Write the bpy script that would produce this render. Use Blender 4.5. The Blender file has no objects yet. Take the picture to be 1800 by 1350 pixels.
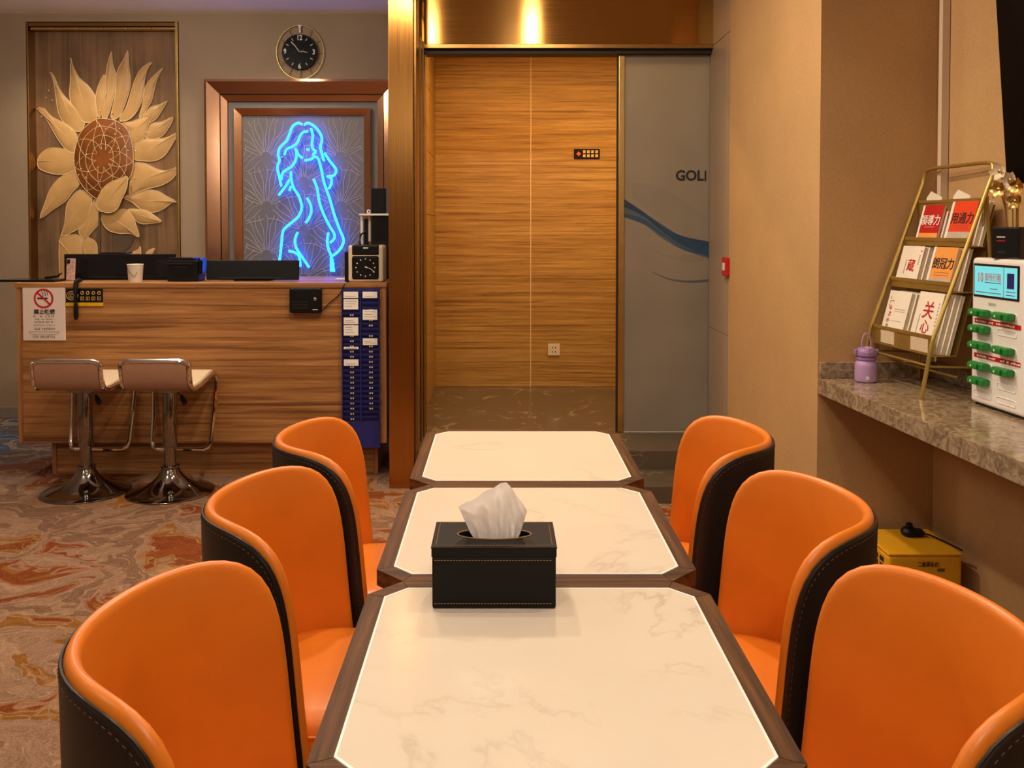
import bpy, bmesh, math, random
from mathutils import Vector, Matrix
random.seed(7)
PI = math.pi
scene = bpy.context.scene
COL = scene.collection

# ------------------------------------------------------------------ camera
F_PX, EYE, TILT, CX = 1549.0, 1.39, math.radians(1.6), 880.0
CY = 400 + F_PX * math.tan(TILT)
cam = bpy.data.cameras.new('camera')
cam.sensor_width = 36.0
cam.lens = F_PX / 1800 * 36.0
cam.shift_x = (900 - CX) / 1800
cam.shift_y = -(675 - CY) / 1800
cam.clip_start = 0.05
camo = bpy.data.objects.new('camera', cam)
camo.location = (0, 0, EYE)
camo.rotation_euler = (PI / 2 - TILT, 0, 0)
COL.objects.link(camo)
scene.camera = camo

# ------------------------------------------------------------------ world, exposure, lamps
world = bpy.data.worlds.new('world')
scene.world = world
world.use_nodes = True
world.node_tree.nodes['Background'].inputs[0].default_value = (0.9, 0.8, 0.7, 1)
world.node_tree.nodes['Background'].inputs[1].default_value = 0.05
vs = scene.view_settings
vs.view_transform = 'Standard'
vs.look = 'None'
vs.gamma = 1.0
vs.use_curve_mapping = False
vs.exposure = 0.1

WARM = (1.0, 0.80, 0.58)
NEUT = (1.0, 0.88, 0.74)
AMBER = (1.0, 0.60, 0.20)

def spot(x, y, z, power, color, angle=130, blend=0.8, radius=0.06, aim=None):
    l = bpy.data.lights.new('downlight', 'SPOT')
    l.energy = power; l.color = color
    l.spot_size = math.radians(angle); l.spot_blend = blend
    l.shadow_soft_size = radius
    o = bpy.data.objects.new('downlight', l)
    o.location = (x, y, z)
    if aim:
        o.rotation_euler = (Vector(aim) - Vector((x, y, z))).to_track_quat('-Z', 'Y').to_euler()
    COL.objects.link(o)
    return o

def area(x, y, z, sx, sy, power, color):
    l = bpy.data.lights.new('ceiling_panel', 'AREA')
    l.shape = 'RECTANGLE'; l.size = sx; l.size_y = sy
    l.energy = power; l.color = color
    o = bpy.data.objects.new('ceiling_panel', l)
    o.location = (x, y, z)
    COL.objects.link(o)
    return o

def disc(x, y, r, power, color):
    l = bpy.data.lights.new('disc_downlight', 'AREA')
    l.shape = 'DISK'; l.size = 2 * r
    l.energy = power; l.color = color
    o = bpy.data.objects.new('disc_downlight', l)
    o.location = (x, y, CEIL - .02)
    COL.objects.link(o)
    return o

def fill_light(x, y, z, power, color):
    l = bpy.data.lights.new('fill_point', 'POINT')
    l.energy = power; l.color = color; l.shadow_soft_size = .14
    o = bpy.data.objects.new('fill_point', l)
    o.location = (x, y, z)
    COL.objects.link(o)
    return o

CEIL = 2.93
LZ = CEIL - 0.02
# round downlights between the tables and the doorway
disc(-.55, 3.35, .06, 24, WARM)
disc(.235, 3.45, .055, 26, WARM)
spot(.95, 2.9, LZ, 16, WARM, 100)
# downlights over the dining tables
spot(-.45, 2.0, LZ, 34, WARM, 150)
spot(.70, 1.7, LZ, 42, WARM, 150)
spot(-.4, .6, LZ, 24, NEUT, 150)
spot(.5, .4, LZ, 22, NEUT, 150)
# unseen point lights added to brighten the ceiling, walls and front faces
fill_light(-2.1, 4.6, 2.66, 30, NEUT)
fill_light(-2.4, 2.6, 2.62, 14, NEUT)
fill_light(-2.6, .6, 2.60, 20, NEUT)
fill_light(.2, -.9, 2.55, 44, NEUT)  # frontal fill added behind the camera
# reception downlights
spot(-2.95, 5.85, LZ, 54, WARM, 130)
spot(-1.5, 5.75, LZ, 34, WARM, 130)
spot(-2.0, 4.2, LZ, 22, WARM, 120)
# corridor behind the doorway
area(.55, 5.62, 2.715, 1.9, .05, 40, AMBER)
spot(1.2, 5.95, 2.66, 16, (1.0, .8, .6), 150)

# ------------------------------------------------------------------ helpers
def at(x, y, Y):
    """point seen at photo pixel (x, y) lying in the plane of depth Y"""
    u, w = (x - CX) / F_PX, (CY - y) / F_PX
    yc = w * math.sin(TILT) + math.cos(TILT)
    zc = w * math.cos(TILT) - math.sin(TILT)
    s = Y / yc
    return Vector((u * s, Y, EYE + zc * s))

class MB:
    def __init__(s):
        s.v = []; s.f = []
    def add(s, vs_, fs_, M=None):
        n = len(s.v)
        s.v += [tuple(M @ Vector(v)) if M else tuple(v) for v in vs_]
        s.f += [tuple(i + n for i in f) for f in fs_]
        return s
    def box(s, x0, x1, y0, y1, z0, z1, M=None):
        v = [(x, y, z) for z in (z0, z1) for y in (y0, y1) for x in (x0, x1)]
        f = [(0, 2, 3, 1), (4, 5, 7, 6), (0, 1, 5, 4), (2, 6, 7, 3), (0, 4, 6, 2), (1, 3, 7, 5)]
        return s.add(v, f, M)
    def rbox(s, x0, x1, y0, y1, z0, z1, r=0.005, seg=2, M=None):
        bm = bmesh.new()
        bmesh.ops.create_cube(bm, size=1)
        for v in bm.verts:
            v.co = Vector(((x0 + x1) / 2 + v.co.x * (x1 - x0), (y0 + y1) / 2 + v.co.y * (y1 - y0), (z0 + z1) / 2 + v.co.z * (z1 - z0)))
        bmesh.ops.bevel(bm, geom=bm.edges[:], offset=r, segments=seg, profile=0.5, affect='EDGES')
        bm.verts.index_update()
        s.add([v.co[:] for v in bm.verts], [[v.index for v in f.verts] for f in bm.faces], M)
        bm.free()
        return s
    def tube(s, pts, r, n=8, closed=False, caps=True, M=None):
        pts = [Vector(p) for p in pts]
        k = len(pts)
        rr = r if isinstance(r, (list, tuple)) else [r] * k
        tg = []
        for i in range(k):
            if closed:
                d = pts[(i + 1) % k] - pts[i - 1]
            else:
                d = pts[min(i + 1, k - 1)] - pts[max(i - 1, 0)]
            tg.append(d.normalized() if d.length > 1e-9 else Vector((0, 0, 1)))
        a = Vector((0, 0, 1)) if abs(tg[0].z) < .9 else Vector((1, 0, 0))
        nrm = (a - tg[0] * a.dot(tg[0])).normalized()
        vv = []
        for i in range(k):
            nrm = (nrm - tg[i] * nrm.dot(tg[i]))
            if nrm.length < 1e-6:
                nrm = tg[i].orthogonal()
            nrm.normalize()
            b = tg[i].cross(nrm)
            for j in range(n):
                t = 2 * PI * j / n
                vv.append(pts[i] + (nrm * math.cos(t) + b * math.sin(t)) * rr[i])
        ff = []
        for i in range(k if closed else k - 1):
            i2 = (i + 1) % k
            for j in range(n):
                j2 = (j + 1) % n
                ff.append((i * n + j, i * n + j2, i2 * n + j2, i2 * n + j))
        if caps and not closed:
            ff.append(tuple(reversed(range(n))))
            ff.append(tuple((k - 1) * n + j for j in range(n)))
        return s.add(vv, ff, M)
    def lathe(s, prof, n=32, M=None, c=(0, 0)):
        vv = []; ff = []
        for (r, z) in prof:
            for j in range(n):
                t = 2 * PI * j / n
                vv.append((c[0] + r * math.cos(t), c[1] + r * math.sin(t), z))
        for i in range(len(prof) - 1):
            for j in range(n):
                j2 = (j + 1) % n
                ff.append((i * n + j, i * n + j2, (i + 1) * n + j2, (i + 1) * n + j))
        ff.append(tuple(reversed(range(n))))
        ff.append(tuple((len(prof) - 1) * n + j for j in range(n)))
        return s.add(vv, ff, M)
    def prism(s, poly, z0, z1, M=None):
        n = len(poly)
        vv = [(p[0], p[1], z0) for p in poly] + [(p[0], p[1], z1) for p in poly]
        ff = [tuple(reversed(range(n))), tuple(range(n, 2 * n))]
        for i in range(n):
            j = (i + 1) % n
            ff.append((i, j, n + j, n + i))
        return s.add(vv, ff, M)
    def mesh(s, name, smooth=False, angle=35):
        me = bpy.data.meshes.new(name)
        me.from_pydata([tuple(v) for v in s.v], [], s.f)
        bm = bmesh.new(); bm.from_mesh(me)
        bmesh.ops.recalc_face_normals(bm, faces=bm.faces[:])
        if smooth:
            ca = math.radians(angle)
            for f in bm.faces: f.smooth = True
            for e in bm.edges:
                if len(e.link_faces) == 2 and e.calc_face_angle(0) > ca:
                    e.smooth = False
        bm.to_mesh(me); bm.free()
        return me

def link(name, me, mat, parent=None, loc=(0, 0, 0), rot=(0, 0, 0)):
    o = bpy.data.objects.new(name, me)
    COL.objects.link(o)
    o.location = loc; o.rotation_euler = rot
    if parent: o.parent = parent
    if mat and not me.materials: me.materials.append(mat)
    return o

def part(name, mb, mat, parent, smooth=False, loc=(0, 0, 0), rot=(0, 0, 0), label=None, angle=35):
    o = link(name, mb.mesh(name, smooth, angle), mat, parent, loc, rot)
    if label: o['label'] = label
    return o

def thing(name, label, cat, loc=(0, 0, 0), rz=0, group=None, rot=None):
    o = bpy.data.objects.new(name, None)
    COL.objects.link(o)
    o.empty_display_size = .05
    o.location = loc
    o.rotation_euler = rot or (0, 0, rz)
    o['label'] = label; o['category'] = cat
    if group: o['group'] = group
    return o

def struct(name, mb, mat, label=None, smooth=False, loc=(0, 0, 0), rz=0):
    if mb is None:
        o = bpy.data.objects.new(name, None); COL.objects.link(o)
        o.location = loc; o.rotation_euler = (0, 0, rz)
    else:
        o = link(name, mb.mesh(name, smooth), mat, None, loc, (0, 0, rz))
    o['kind'] = 'structure'
    if label: o['label'] = label
    return o

def dup(root, loc, rz, label):
    r = root.copy(); COL.objects.link(r)
    r.location = loc; r.rotation_euler = (0, 0, rz); r['label'] = label
    for ch in list(root.children):
        c = ch.copy(); COL.objects.link(c); c.parent = r
        for g in list(ch.children):
            d = g.copy(); COL.objects.link(d); d.parent = c
    return r

def smooth_curve(pts, per=4, closed=False):
    P = [Vector(p) for p in pts]; n = len(P); out = []
    rng = range(n) if closed else range(n - 1)
    for i in rng:
        if closed:
            a, b, c, d = P[i - 1], P[i], P[(i + 1) % n], P[(i + 2) % n]
        else:
            a, b, c, d = P[max(i - 1, 0)], P[i], P[i + 1], P[min(i + 2, n - 1)]
        for k in range(per):
            t = k / per
            out.append(.5 * ((2 * b) + (c - a) * t + (2 * a - 5 * b + 4 * c - d) * t * t + (3 * b - a - 3 * c + d) * t ** 3))
    if not closed: out.append(P[-1])
    return out

FACE_CAM = (PI / 2, 0, 0)            # writing that faces -Y
FACE_LEFT = (PI / 2, 0, -PI / 2)     # writing that faces -X
def text(name, s, size, mat, parent, loc, rot=FACE_CAM, depth=.0006, align='CENTER', sx=1.0, bold=0.0):
    cu = bpy.data.curves.new(name, 'FONT')
    cu.body = s; cu.size = size; cu.extrude = depth
    cu.align_x = align; cu.align_y = 'CENTER'
    cu.offset = bold
    cu.resolution_u = 3
    to = bpy.data.objects.new(name, cu)
    COL.objects.link(to)
    dg = bpy.context.evaluated_depsgraph_get()
    me = bpy.data.meshes.new_from_object(to.evaluated_get(dg))
    bpy.data.objects.remove(to)
    me.materials.clear()
    o = link(name, me, mat, parent, loc, rot)
    o.scale = (sx, 1, 1)
    return o

# ------------------------------------------------------------------ materials
def srgb(r, g, b):
    def c(v):
        v /= 255
        return v / 12.92 if v <= .04045 else ((v + .055) / 1.055) ** 2.4
    return (c(r), c(g), c(b), 1)

def mat_base(name):
    m = bpy.data.materials.new(name); m.use_nodes = True
    nt = m.node_tree
    return m, nt, nt.nodes['Principled BSDF']

def N(nt, t, **kw):
    n = nt.nodes.new(t)
    for k, v in kw.items():
        if k.startswith('in_'):
            n.inputs[int(k[3:])].default_value = v
        else:
            setattr(n, k, v)
    return n

def coords(nt, scale=(1, 1, 1), world_=False, rot=(0, 0, 0)):
    mp = N(nt, 'ShaderNodeMapping')
    mp.inputs['Scale'].default_value = scale
    mp.inputs['Rotation'].default_value = rot
    if world_:
        g = N(nt, 'ShaderNodeNewGeometry'); nt.links.new(g.outputs['Position'], mp.inputs[0])
    else:
        g = N(nt, 'ShaderNodeTexCoord'); nt.links.new(g.outputs['Object'], mp.inputs[0])
    return mp.outputs[0]

def noise(nt, vec, scale, detail=4, rough=.55, dist=0):
    n = N(nt, 'ShaderNodeTexNoise')
    n.inputs['Scale'].default_value = scale; n.inputs['Detail'].default_value = detail
    n.inputs['Roughness'].default_value = rough; n.inputs['Distortion'].default_value = dist
    nt.links.new(vec, n.inputs['Vector'])
    return n.outputs['Fac']

def ramp(nt, fac, stops, interp='LINEAR'):
    r = N(nt, 'ShaderNodeValToRGB')
    cr = r.color_ramp; cr.interpolation = interp
    while len(cr.elements) < len(stops): cr.elements.new(.5)
    for e, (p, c) in zip(cr.elements, stops):
        e.position = p; e.color = c if len(c) == 4 else (*c, 1)
    nt.links.new(fac, r.inputs[0])
    return r.outputs[0]

def mix(nt, fac, a, b, mode='MIX'):
    n = N(nt, 'ShaderNodeMix', data_type='RGBA', blend_type=mode)
    for sock, v in ((n.inputs[0], fac), (n.inputs[6], a), (n.inputs[7], b)):
        if hasattr(v, 'is_linked') or isinstance(v, bpy.types.NodeSocket): nt.links.new(v, sock)
        else: sock.default_value = v
    return n.outputs[2]

def math_(nt, op, a, b=None):
    n = N(nt, 'ShaderNodeMath', operation=op)
    for i, v in enumerate((a, b)):
        if v is None: continue
        if isinstance(v, bpy.types.NodeSocket): nt.links.new(v, n.inputs[i])
        else: n.inputs[i].default_value = v
    return n.outputs[0]

def bump(nt, p, h, strength=.2, dist=.002):
    b = N(nt, 'ShaderNodeBump'); b.inputs['Strength'].default_value = strength; b.inputs['Distance'].default_value = dist
    nt.links.new(h, b.inputs['Height']); nt.links.new(b.outputs[0], p.inputs['Normal'])

def plain(name, col, rough=.5, metal=0, var=.08, nscale=40, bumps=0, spec=.5, coat=0):
    m, nt, p = mat_base(name)
    v = coords(nt); n = noise(nt, v, nscale)
    d = tuple(c * (1 - var) for c in col[:3]) + (1,); l = tuple(min(1, c * (1 + var)) for c in col[:3]) + (1,)
    nt.links.new(ramp(nt, n, [(.3, d), (.7, l)]), p.inputs['Base Color'])
    p.inputs['Roughness'].default_value = rough; p.inputs['Metallic'].default_value = metal
    p.inputs['Specular IOR Level'].default_value = spec
    p.inputs['Coat Weight'].default_value = coat
    if bumps: bump(nt, p, noise(nt, v, nscale * 6, 3), bumps)
    return m

def emis(name, col, strength):
    m, nt, p = mat_base(name)
    p.inputs['Base Color'].default_value = col
    p.inputs['Emission Color'].default_value = col
    p.inputs['Emission Strength'].default_value = strength
    return m

def wood(name, dark, mid, light, axis='X', freq=1.0, rough=.45, coat=0, contrast=1.0):
    m, nt, p = mat_base(name)
    sc = {'X': (.55, 12, 26), 'Y': (12, .55, 26), 'Z': (26, 12, .55)}[axis]
    v = coords(nt, tuple(c * freq for c in sc))
    n1 = noise(nt, v, 1.0, 6, .66, .5)
    v2 = coords(nt, tuple(c * freq * 4 for c in sc))
    n2 = noise(nt, v2, 1.2, 5, .7, .25)
    base = ramp(nt, n1, [(.34, dark), (.48, mid), (.66, light)])
    fine = ramp(nt, n2, [(.35, (.42, .42, .42)), (.62, (1.05, 1.05, 1.05))])
    nt.links.new(mix(nt, .55 * contrast, base, mix(nt, 1.0, base, fine, 'MULTIPLY')), p.inputs['Base Color'])
    p.inputs['Roughness'].default_value = rough
    p.inputs['Coat Weight'].default_value = coat
    p.inputs['Specular IOR Level'].default_value = .3
    bump(nt, p, n2, .12, .001)
    return m

def brushed(name, col, rough=.28, aniso=.75, arot=0.0, axis='Z'):
    m, nt, p = mat_base(name)
    sc = {'Z': (160, 160, 1.5), 'X': (1.5, 160, 160)}[axis]
    v = coords(nt, sc, world_=True)
    n = noise(nt, v, 1.0, 3)
    d = tuple(c * .88 for c in col[:3]) + (1,)
    nt.links.new(ramp(nt, n, [(.3, d), (.7, col)]), p.inputs['Base Color'])
    p.inputs['Metallic'].default_value = 1
    nt.links.new(math_(nt, 'ADD', math_(nt, 'MULTIPLY', n, .1), rough - .05), p.inputs['Roughness'])
    p.inputs['Anisotropic'].default_value = aniso
    p.inputs['Anisotropic Rotation'].default_value = arot
    tg = N(nt, 'ShaderNodeTangent', direction_type='RADIAL', axis='Z')
    nt.links.new(tg.outputs[0], p.inputs['Tangent'])
    return m

def wallpaper(name, col, var=.10):
    m, nt, p = mat_base(name)
    v = coords(nt, (1, 1, 1), world_=True)
    n1 = noise(nt, v, 260, 2); n2 = noise(nt, v, 3, 4)
    v3 = coords(nt, (500, 500, 90), world_=True); n3 = noise(nt, v3, 1, 2)
    a = ramp(nt, n3, [(.3, tuple(c * (1 - var) for c in col[:3]) + (1,)), (.7, tuple(c * (1 + var) for c in col[:3]) + (1,))])
    b = ramp(nt, n2, [(.3, (.93, .93, .93)), (.7, (1.04, 1.04, 1.04))])
    nt.links.new(mix(nt, 1.0, a, b, 'MULTIPLY'), p.inputs['Base Color'])
    p.inputs['Roughness'].default_value = .8
    p.inputs['Specular IOR Level'].default_value = .25
    bump(nt, p, n1, .35, .0012)
    return m

def marble(name, base, vein, rough=.16, scale=1.6, amount=.5, width=.018):
    m, nt, p = mat_base(name)
    v = coords(nt, (1, 1, 1), world_=True, rot=(0, 0, .5))
    n1 = noise(nt, v, scale, 8, .58, 1.4)
    ridge = math_(nt, 'ABSOLUTE', math_(nt, 'SUBTRACT', n1, .5))
    line = ramp(nt, ridge, [(0, (1, 1, 1)), (width, (.12, .12, .12)), (width * 3, (0, 0, 0))])
    n2 = noise(nt, v, scale * 1.7, 5)
    msk = ramp(nt, n2, [(.45, (0, 0, 0)), (.65, (1, 1, 1))])
    fac = math_(nt, 'MULTIPLY', math_(nt, 'MULTIPLY', line, msk), amount)
    n3 = noise(nt, v, 4, 4)
    cloud = ramp(nt, n3, [(.3, tuple(c * .95 for c in base[:3]) + (1,)), (.7, base)])
    nt.links.new(mix(nt, fac, cloud, vein), p.inputs['Base Color'])
    p.inputs['Roughness'].default_value = rough
    return m

def carpet():
    m, nt, p = mat_base('carpet')
    v = coords(nt, (1, 1, 1), world_=True)
    nz = N(nt, 'ShaderNodeTexNoise'); nz.inputs['Scale'].default_value = 2.2; nz.inputs['Detail'].default_value = 3
    nt.links.new(v, nz.inputs['Vector'])
    vm = N(nt, 'ShaderNodeVectorMath', operation='MULTIPLY_ADD')
    nt.links.new(nz.outputs['Color'], vm.inputs[0]); vm.inputs[1].default_value = (.9, .6, 0)
    nt.links.new(v, vm.inputs[2])
    w = vm.outputs[0]
    a = noise(nt, w, 1.7, 2, .5, .9)
    taupe, taupe2 = srgb(150, 116, 92), srgb(128, 96, 75)
    rust, ochre, slate = srgb(128, 66, 32), srgb(140, 92, 40), srgb(84, 82, 82)
    base = ramp(nt, a, [(.0, rust), (.33, rust), (.375, ochre), (.415, taupe), (.50, taupe2), (.565, taupe), (.60, rust), (.66, ochre), (.72, taupe2)], 'CONSTANT')
    s = noise(nt, coords(nt, (1, 1, 1), world_=True), .55, 2)
    # grey blue clouds further back on the left
    sx = N(nt, 'ShaderNodeSeparateXYZ'); nt.links.new(v, sx.inputs[0])
    left = N(nt, 'ShaderNodeMapRange'); left.inputs[1].default_value = -2.2; left.inputs[2].default_value = -3.2
    nt.links.new(sx.outputs[0], left.inputs[0])
    back = N(nt, 'ShaderNodeMapRange'); back.inputs[1].default_value = 4.4; back.inputs[2].default_value = 5.4
    nt.links.new(sx.outputs[1], back.inputs[0])
    blue = ramp(nt, a, [(0, slate), (.38, srgb(60, 84, 104)), (.45, srgb(130, 120, 108)), (.52, slate), (.6, srgb(150, 92, 60))], 'CONSTANT')
    base = mix(nt, math_(nt, 'MULTIPLY', left.outputs[0], back.outputs[0]), base, blue)
    # pale flowing outline
    b = noise(nt, w, 3.3, 2, .5, .8)
    l1 = math_(nt, 'ABSOLUTE', math_(nt, 'SUBTRACT', math_(nt, 'FRACT', math_(nt, 'MULTIPLY', b, 7)), .5))
    ln = ramp(nt, l1, [(0, (1, 1, 1)), (.05, (.8, .8, .8)), (.09, (0, 0, 0))])
    l2 = math_(nt, 'ABSOLUTE', math_(nt, 'SUBTRACT', math_(nt, 'FRACT', math_(nt, 'MULTIPLY', a, 9)), .5))
    ln2 = ramp(nt, l2, [(0, (1, 1, 1)), (.035, (.6, .6, .6)), (.07, (0, 0, 0))])
    fac = math_(nt, 'MULTIPLY', math_(nt, 'MAXIMUM', ln, ln2), .55)
    c = mix(nt, fac, base, srgb(176, 142, 112))
    fz = noise(nt, v, 170, 3, .7)
    fz2 = noise(nt, w, 34, 3, .6, 1.5)
    c = mix(nt, 1.0, c, ramp(nt, fz, [(.3, (.62, .62, .62)), (.7, (1.25, 1.25, 1.25))]), 'MULTIPLY')
    c = mix(nt, 1.0, c, ramp(nt, fz2, [(.38, (.8, .8, .8)), (.62, (1.12, 1.12, 1.12))]), 'MULTIPLY')
    nt.links.new(c, p.inputs['Base Color'])
    p.inputs['Roughness'].default_value = .95
    p.inputs['Specular IOR Level'].default_value = .1
    hb = math_(nt, 'ADD', fz, math_(nt, 'MULTIPLY', ln, .8))
    bump(nt, p, hb, .6, .004)
    return m

def leather(name, col, rough=.38, var=.1, coat=.15):
    m, nt, p = mat_base(name)
    v = coords(nt)
    n = noise(nt, v, 9, 4)
    d = tuple(c * (1 - var) for c in col[:3]) + (1,)
    nt.links.new(ramp(nt, n, [(.3, d), (.7, col)]), p.inputs['Base Color'])
    p.inputs['Roughness'].default_value = rough
    p.inputs['Coat Weight'].default_value = coat; p.inputs['Coat Roughness'].default_value = .3
    vo = N(nt, 'ShaderNodeTexVoronoi'); vo.inputs['Scale'].default_value = 420
    nt.links.new(v, vo.inputs['Vector'])
    bump(nt, p, vo.outputs['Distance'], .06, .0006)
    return m

M = {}
M['carpet'] = carpet()
M['paper_left'] = wallpaper('taupe_wallpaper', srgb(160, 140, 116))
M['paper_right'] = wallpaper('beige_wallpaper', srgb(192, 154, 106), .12)
M['ceiling'] = plain('ceiling_paint', srgb(244, 241, 236), .8, var=.02, nscale=3)
M['base'] = plain('baseboard_stone', srgb(132, 122, 110), .5)
M['bronze_v'] = brushed('bronze_vertical', (.52, .26, .07, 1), .25, .7, .0)
M['bronze_h'] = brushed('bronze_header', (.42, .22, .06, 1), .16, .95, .25, 'X')
M['copper'] = brushed('copper_frame', (.66, .37, .22, 1), .17, .4, .25, 'X')
M['brass_dark'] = plain('dark_brass', (.34, .19, .06, 1), .3, 1, .1)
M['brass'] = plain('brass', (.70, .48, .17, 1), .26, 1, .08)
M['rack_gold'] = plain('gold_paint', (.50, .35, .09, 1), .34, .75, .08)
M['black_gap'] = plain('black_rubber', (.01, .009, .008, 1), .6)
M['desk_wood'] = wood('desk_oak', srgb(118, 76, 42), srgb(164, 112, 64), srgb(192, 140, 86), freq=1.5)
M['desk_edge'] = wood('desk_edge_oak', srgb(130, 84, 46), srgb(168, 112, 66), srgb(190, 136, 84), 'Z')
M['corr_wood'] = wood('corridor_veneer', srgb(132, 92, 42), srgb(174, 130, 66), srgb(198, 154, 86), freq=2.2, rough=.4)
M['walnut'] = wood('table_walnut_x', srgb(56, 32, 12), srgb(88, 54, 22), srgb(114, 74, 34), 'X', 3, .6)
M['walnut_y'] = wood('table_walnut_y', srgb(56, 32, 12), srgb(88, 54, 22), srgb(114, 74, 34), 'Y', 3, .6)
M['strip'] = plain('pale_strip', srgb(220, 190, 150), .4)
M['marble_white'] = marble('white_marble', srgb(228, 216, 198), srgb(158, 136, 110), .13, 1.45, .42, .014)
M['white_bead'] = plain('white_bead', srgb(250, 246, 238), .3, var=.01)
M['marble_dark'] = marble('dark_floor_marble', srgb(88, 76, 62), srgb(190, 170, 140), .2, 2.6, .75, .010)
M['counter_stone'] = None
M['tile'] = plain('beige_wall_tile', srgb(168, 148, 126), .45, var=.05, nscale=60)
M['orange'] = leather('orange_leather', srgb(232, 128, 30), .40, coat=.18)
M['brown'] = leather('dark_brown_leather', srgb(34, 24, 20), .42, coat=.0)
M['thread'] = plain('tan_thread', srgb(150, 112, 70), .7)
M['thread_dark'] = plain('brown_thread', srgb(84, 60, 40), .7)
M['chrome'] = plain('chrome', (.80, .78, .76, 1), .07, 1, .02)
M['chrome_dark'] = plain('smoked_chrome', (.28, .26, .24, 1), .09, 1, .02)
M['cream_vinyl'] = plain('cream_vinyl', srgb(232, 212, 178), .4, var=.03)
M['tan_vinyl'] = plain('tan_vinyl', srgb(168, 128, 102), .42, var=.05)
M['black'] = plain('black_plastic', (.005, .005, .006, 1), .4, var=.1, spec=.25)
M['black_gloss'] = plain('black_gloss', (.008, .008, .010, 1), .12, var=.05)
M['black_leather'] = plain('black_leather', (.004, .004, .004, 1), .45, var=.1, nscale=200, bumps=.08, spec=.22)
M['white_plastic'] = plain('white_plastic', srgb(236, 234, 230), .32, var=.02)
M['cream_plastic'] = plain('cream_plastic', srgb(214, 196, 170), .4, var=.03)
M['paper'] = plain('white_paper', srgb(238, 232, 224), .8, var=.02)
M['sign_paper'] = plain('pinkish_sign', srgb(226, 208, 198), .5, var=.02)
def m_tissue():
    m, nt, p = mat_base('tissue_paper')
    n = noise(nt, coords(nt), 60, 3)
    nt.links.new(ramp(nt, n, [(.3, srgb(246, 242, 238)), (.7, srgb(252, 250, 248))]), p.inputs['Base Color'])
    p.inputs['Roughness'].default_value = .9
    tr = N(nt, 'ShaderNodeBsdfTranslucent'); tr.inputs[0].default_value = srgb(250, 246, 242)
    ms = N(nt, 'ShaderNodeMixShader'); ms.inputs[0].default_value = .45
    nt.links.new(p.outputs[0], ms.inputs[1]); nt.links.new(tr.outputs[0], ms.inputs[2])
    nt.links.new(ms.outputs[0], nt.nodes['Material Output'].inputs[0])
    return m
M['tissue'] = m_tissue()
M['page'] = plain('page_edges', srgb(210, 190, 160), .8, var=.1, nscale=120)
M['red'] = plain('sign_red', srgb(190, 20, 20), .4)
M['ink'] = plain('black_ink', (.012, .011, .010, 1), .6)
M['ink_grey'] = plain('grey_ink', (.10, .09, .085, 1), .6)
M['gold_ink'] = plain('gold_ink', srgb(214, 176, 92), .4, .3)
M['gold_bar'] = plain('yellow_gold', srgb(236, 184, 30), .35, .2)
M['orange_ink'] = plain('orange_ink', srgb(204, 92, 52), .5)
M['navy'] = plain('navy_enamel', srgb(30, 38, 110), .38, var=.06)
M['navy_dark'] = plain('navy_pocket', srgb(24, 30, 92), .42, var=.06)
M['tv_screen'] = plain('tv_screen', (.002, .002, .002, 1), .35, var=.05, spec=.08)
M['frosted'] = None
M['neon'] = None
M['lilac'] = plain('lilac_enamel', srgb(176, 142, 188), .35, var=.03)
M['lilac_dark'] = plain('lilac_cap', srgb(150, 116, 168), .4, var=.03)
M['green'] = plain('green_plastic', srgb(28, 128, 52), .3, var=.05)
M['yellow'] = plain('yellow_box_paint', srgb(226, 164, 24), .45, var=.04)
M['teal_screen'] = None
M['cover_red'] = plain('cover_red', srgb(186, 24, 22), .45, var=.03)
M['cover_orange_red'] = plain('cover_vermilion', srgb(226, 66, 20), .45, var=.03)
M['cover_orange'] = plain('cover_orange', srgb(236, 158, 78), .45, var=.03)
M['cover_white'] = plain('cover_white', srgb(238, 228, 212), .5, var=.02)
M['cover_grey'] = plain('cover_grey', srgb(190, 176, 160), .5, var=.1)
M['charcoal'] = plain('charcoal_metal', (.03, .028, .026, 1), .4, .5)
M['stem'] = plain('stem_brown', srgb(96, 66, 40), .6)

def m_counter():
    m, nt, p = mat_base('counter_stone')
    v = coords(nt, (1, 1, 1), world_=True)
    n1 = noise(nt, v, 20, 5, .6, 2.2)
    n2 = noise(nt, v, 7, 3)
    c = ramp(nt, n1, [(.34, srgb(118, 98, 78)), (.5, srgb(150, 128, 102)), (.58, srgb(176, 156, 128)), (.68, srgb(140, 118, 92))])
    c = mix(nt, 1.0, c, ramp(nt, n2, [(.3, (.85, .85, .85)), (.7, (1.1, 1.1, 1.1))]), 'MULTIPLY')
    nt.links.new(c, p.inputs['Base Color'])
    p.inputs['Roughness'].default_value = .10
    return m
M['counter_stone'] = m_counter()

def m_frosted():
    m, nt, p = mat_base('frosted_glass')
    v = coords(nt)
    n = noise(nt, v, 2.2, 2)
    nt.links.new(ramp(nt, n, [(.3, srgb(146, 138, 126)), (.7, srgb(164, 154, 140))]), p.inputs['Base Color'])
    p.inputs['Roughness'].default_value = .22
    tr = N(nt, 'ShaderNodeBsdfTranslucent'); tr.inputs[0].default_value = srgb(190, 190, 190)
    ms = N(nt, 'ShaderNodeMixShader'); ms.inputs[0].default_value = .35
    nt.links.new(p.outputs[0], ms.inputs[1]); nt.links.new(tr.outputs[0], ms.inputs[2])
    nt.links.new(ms.outputs[0], nt.nodes['Material Output'].inputs[0])
    return m
M['frosted'] = m_frosted()

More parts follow.
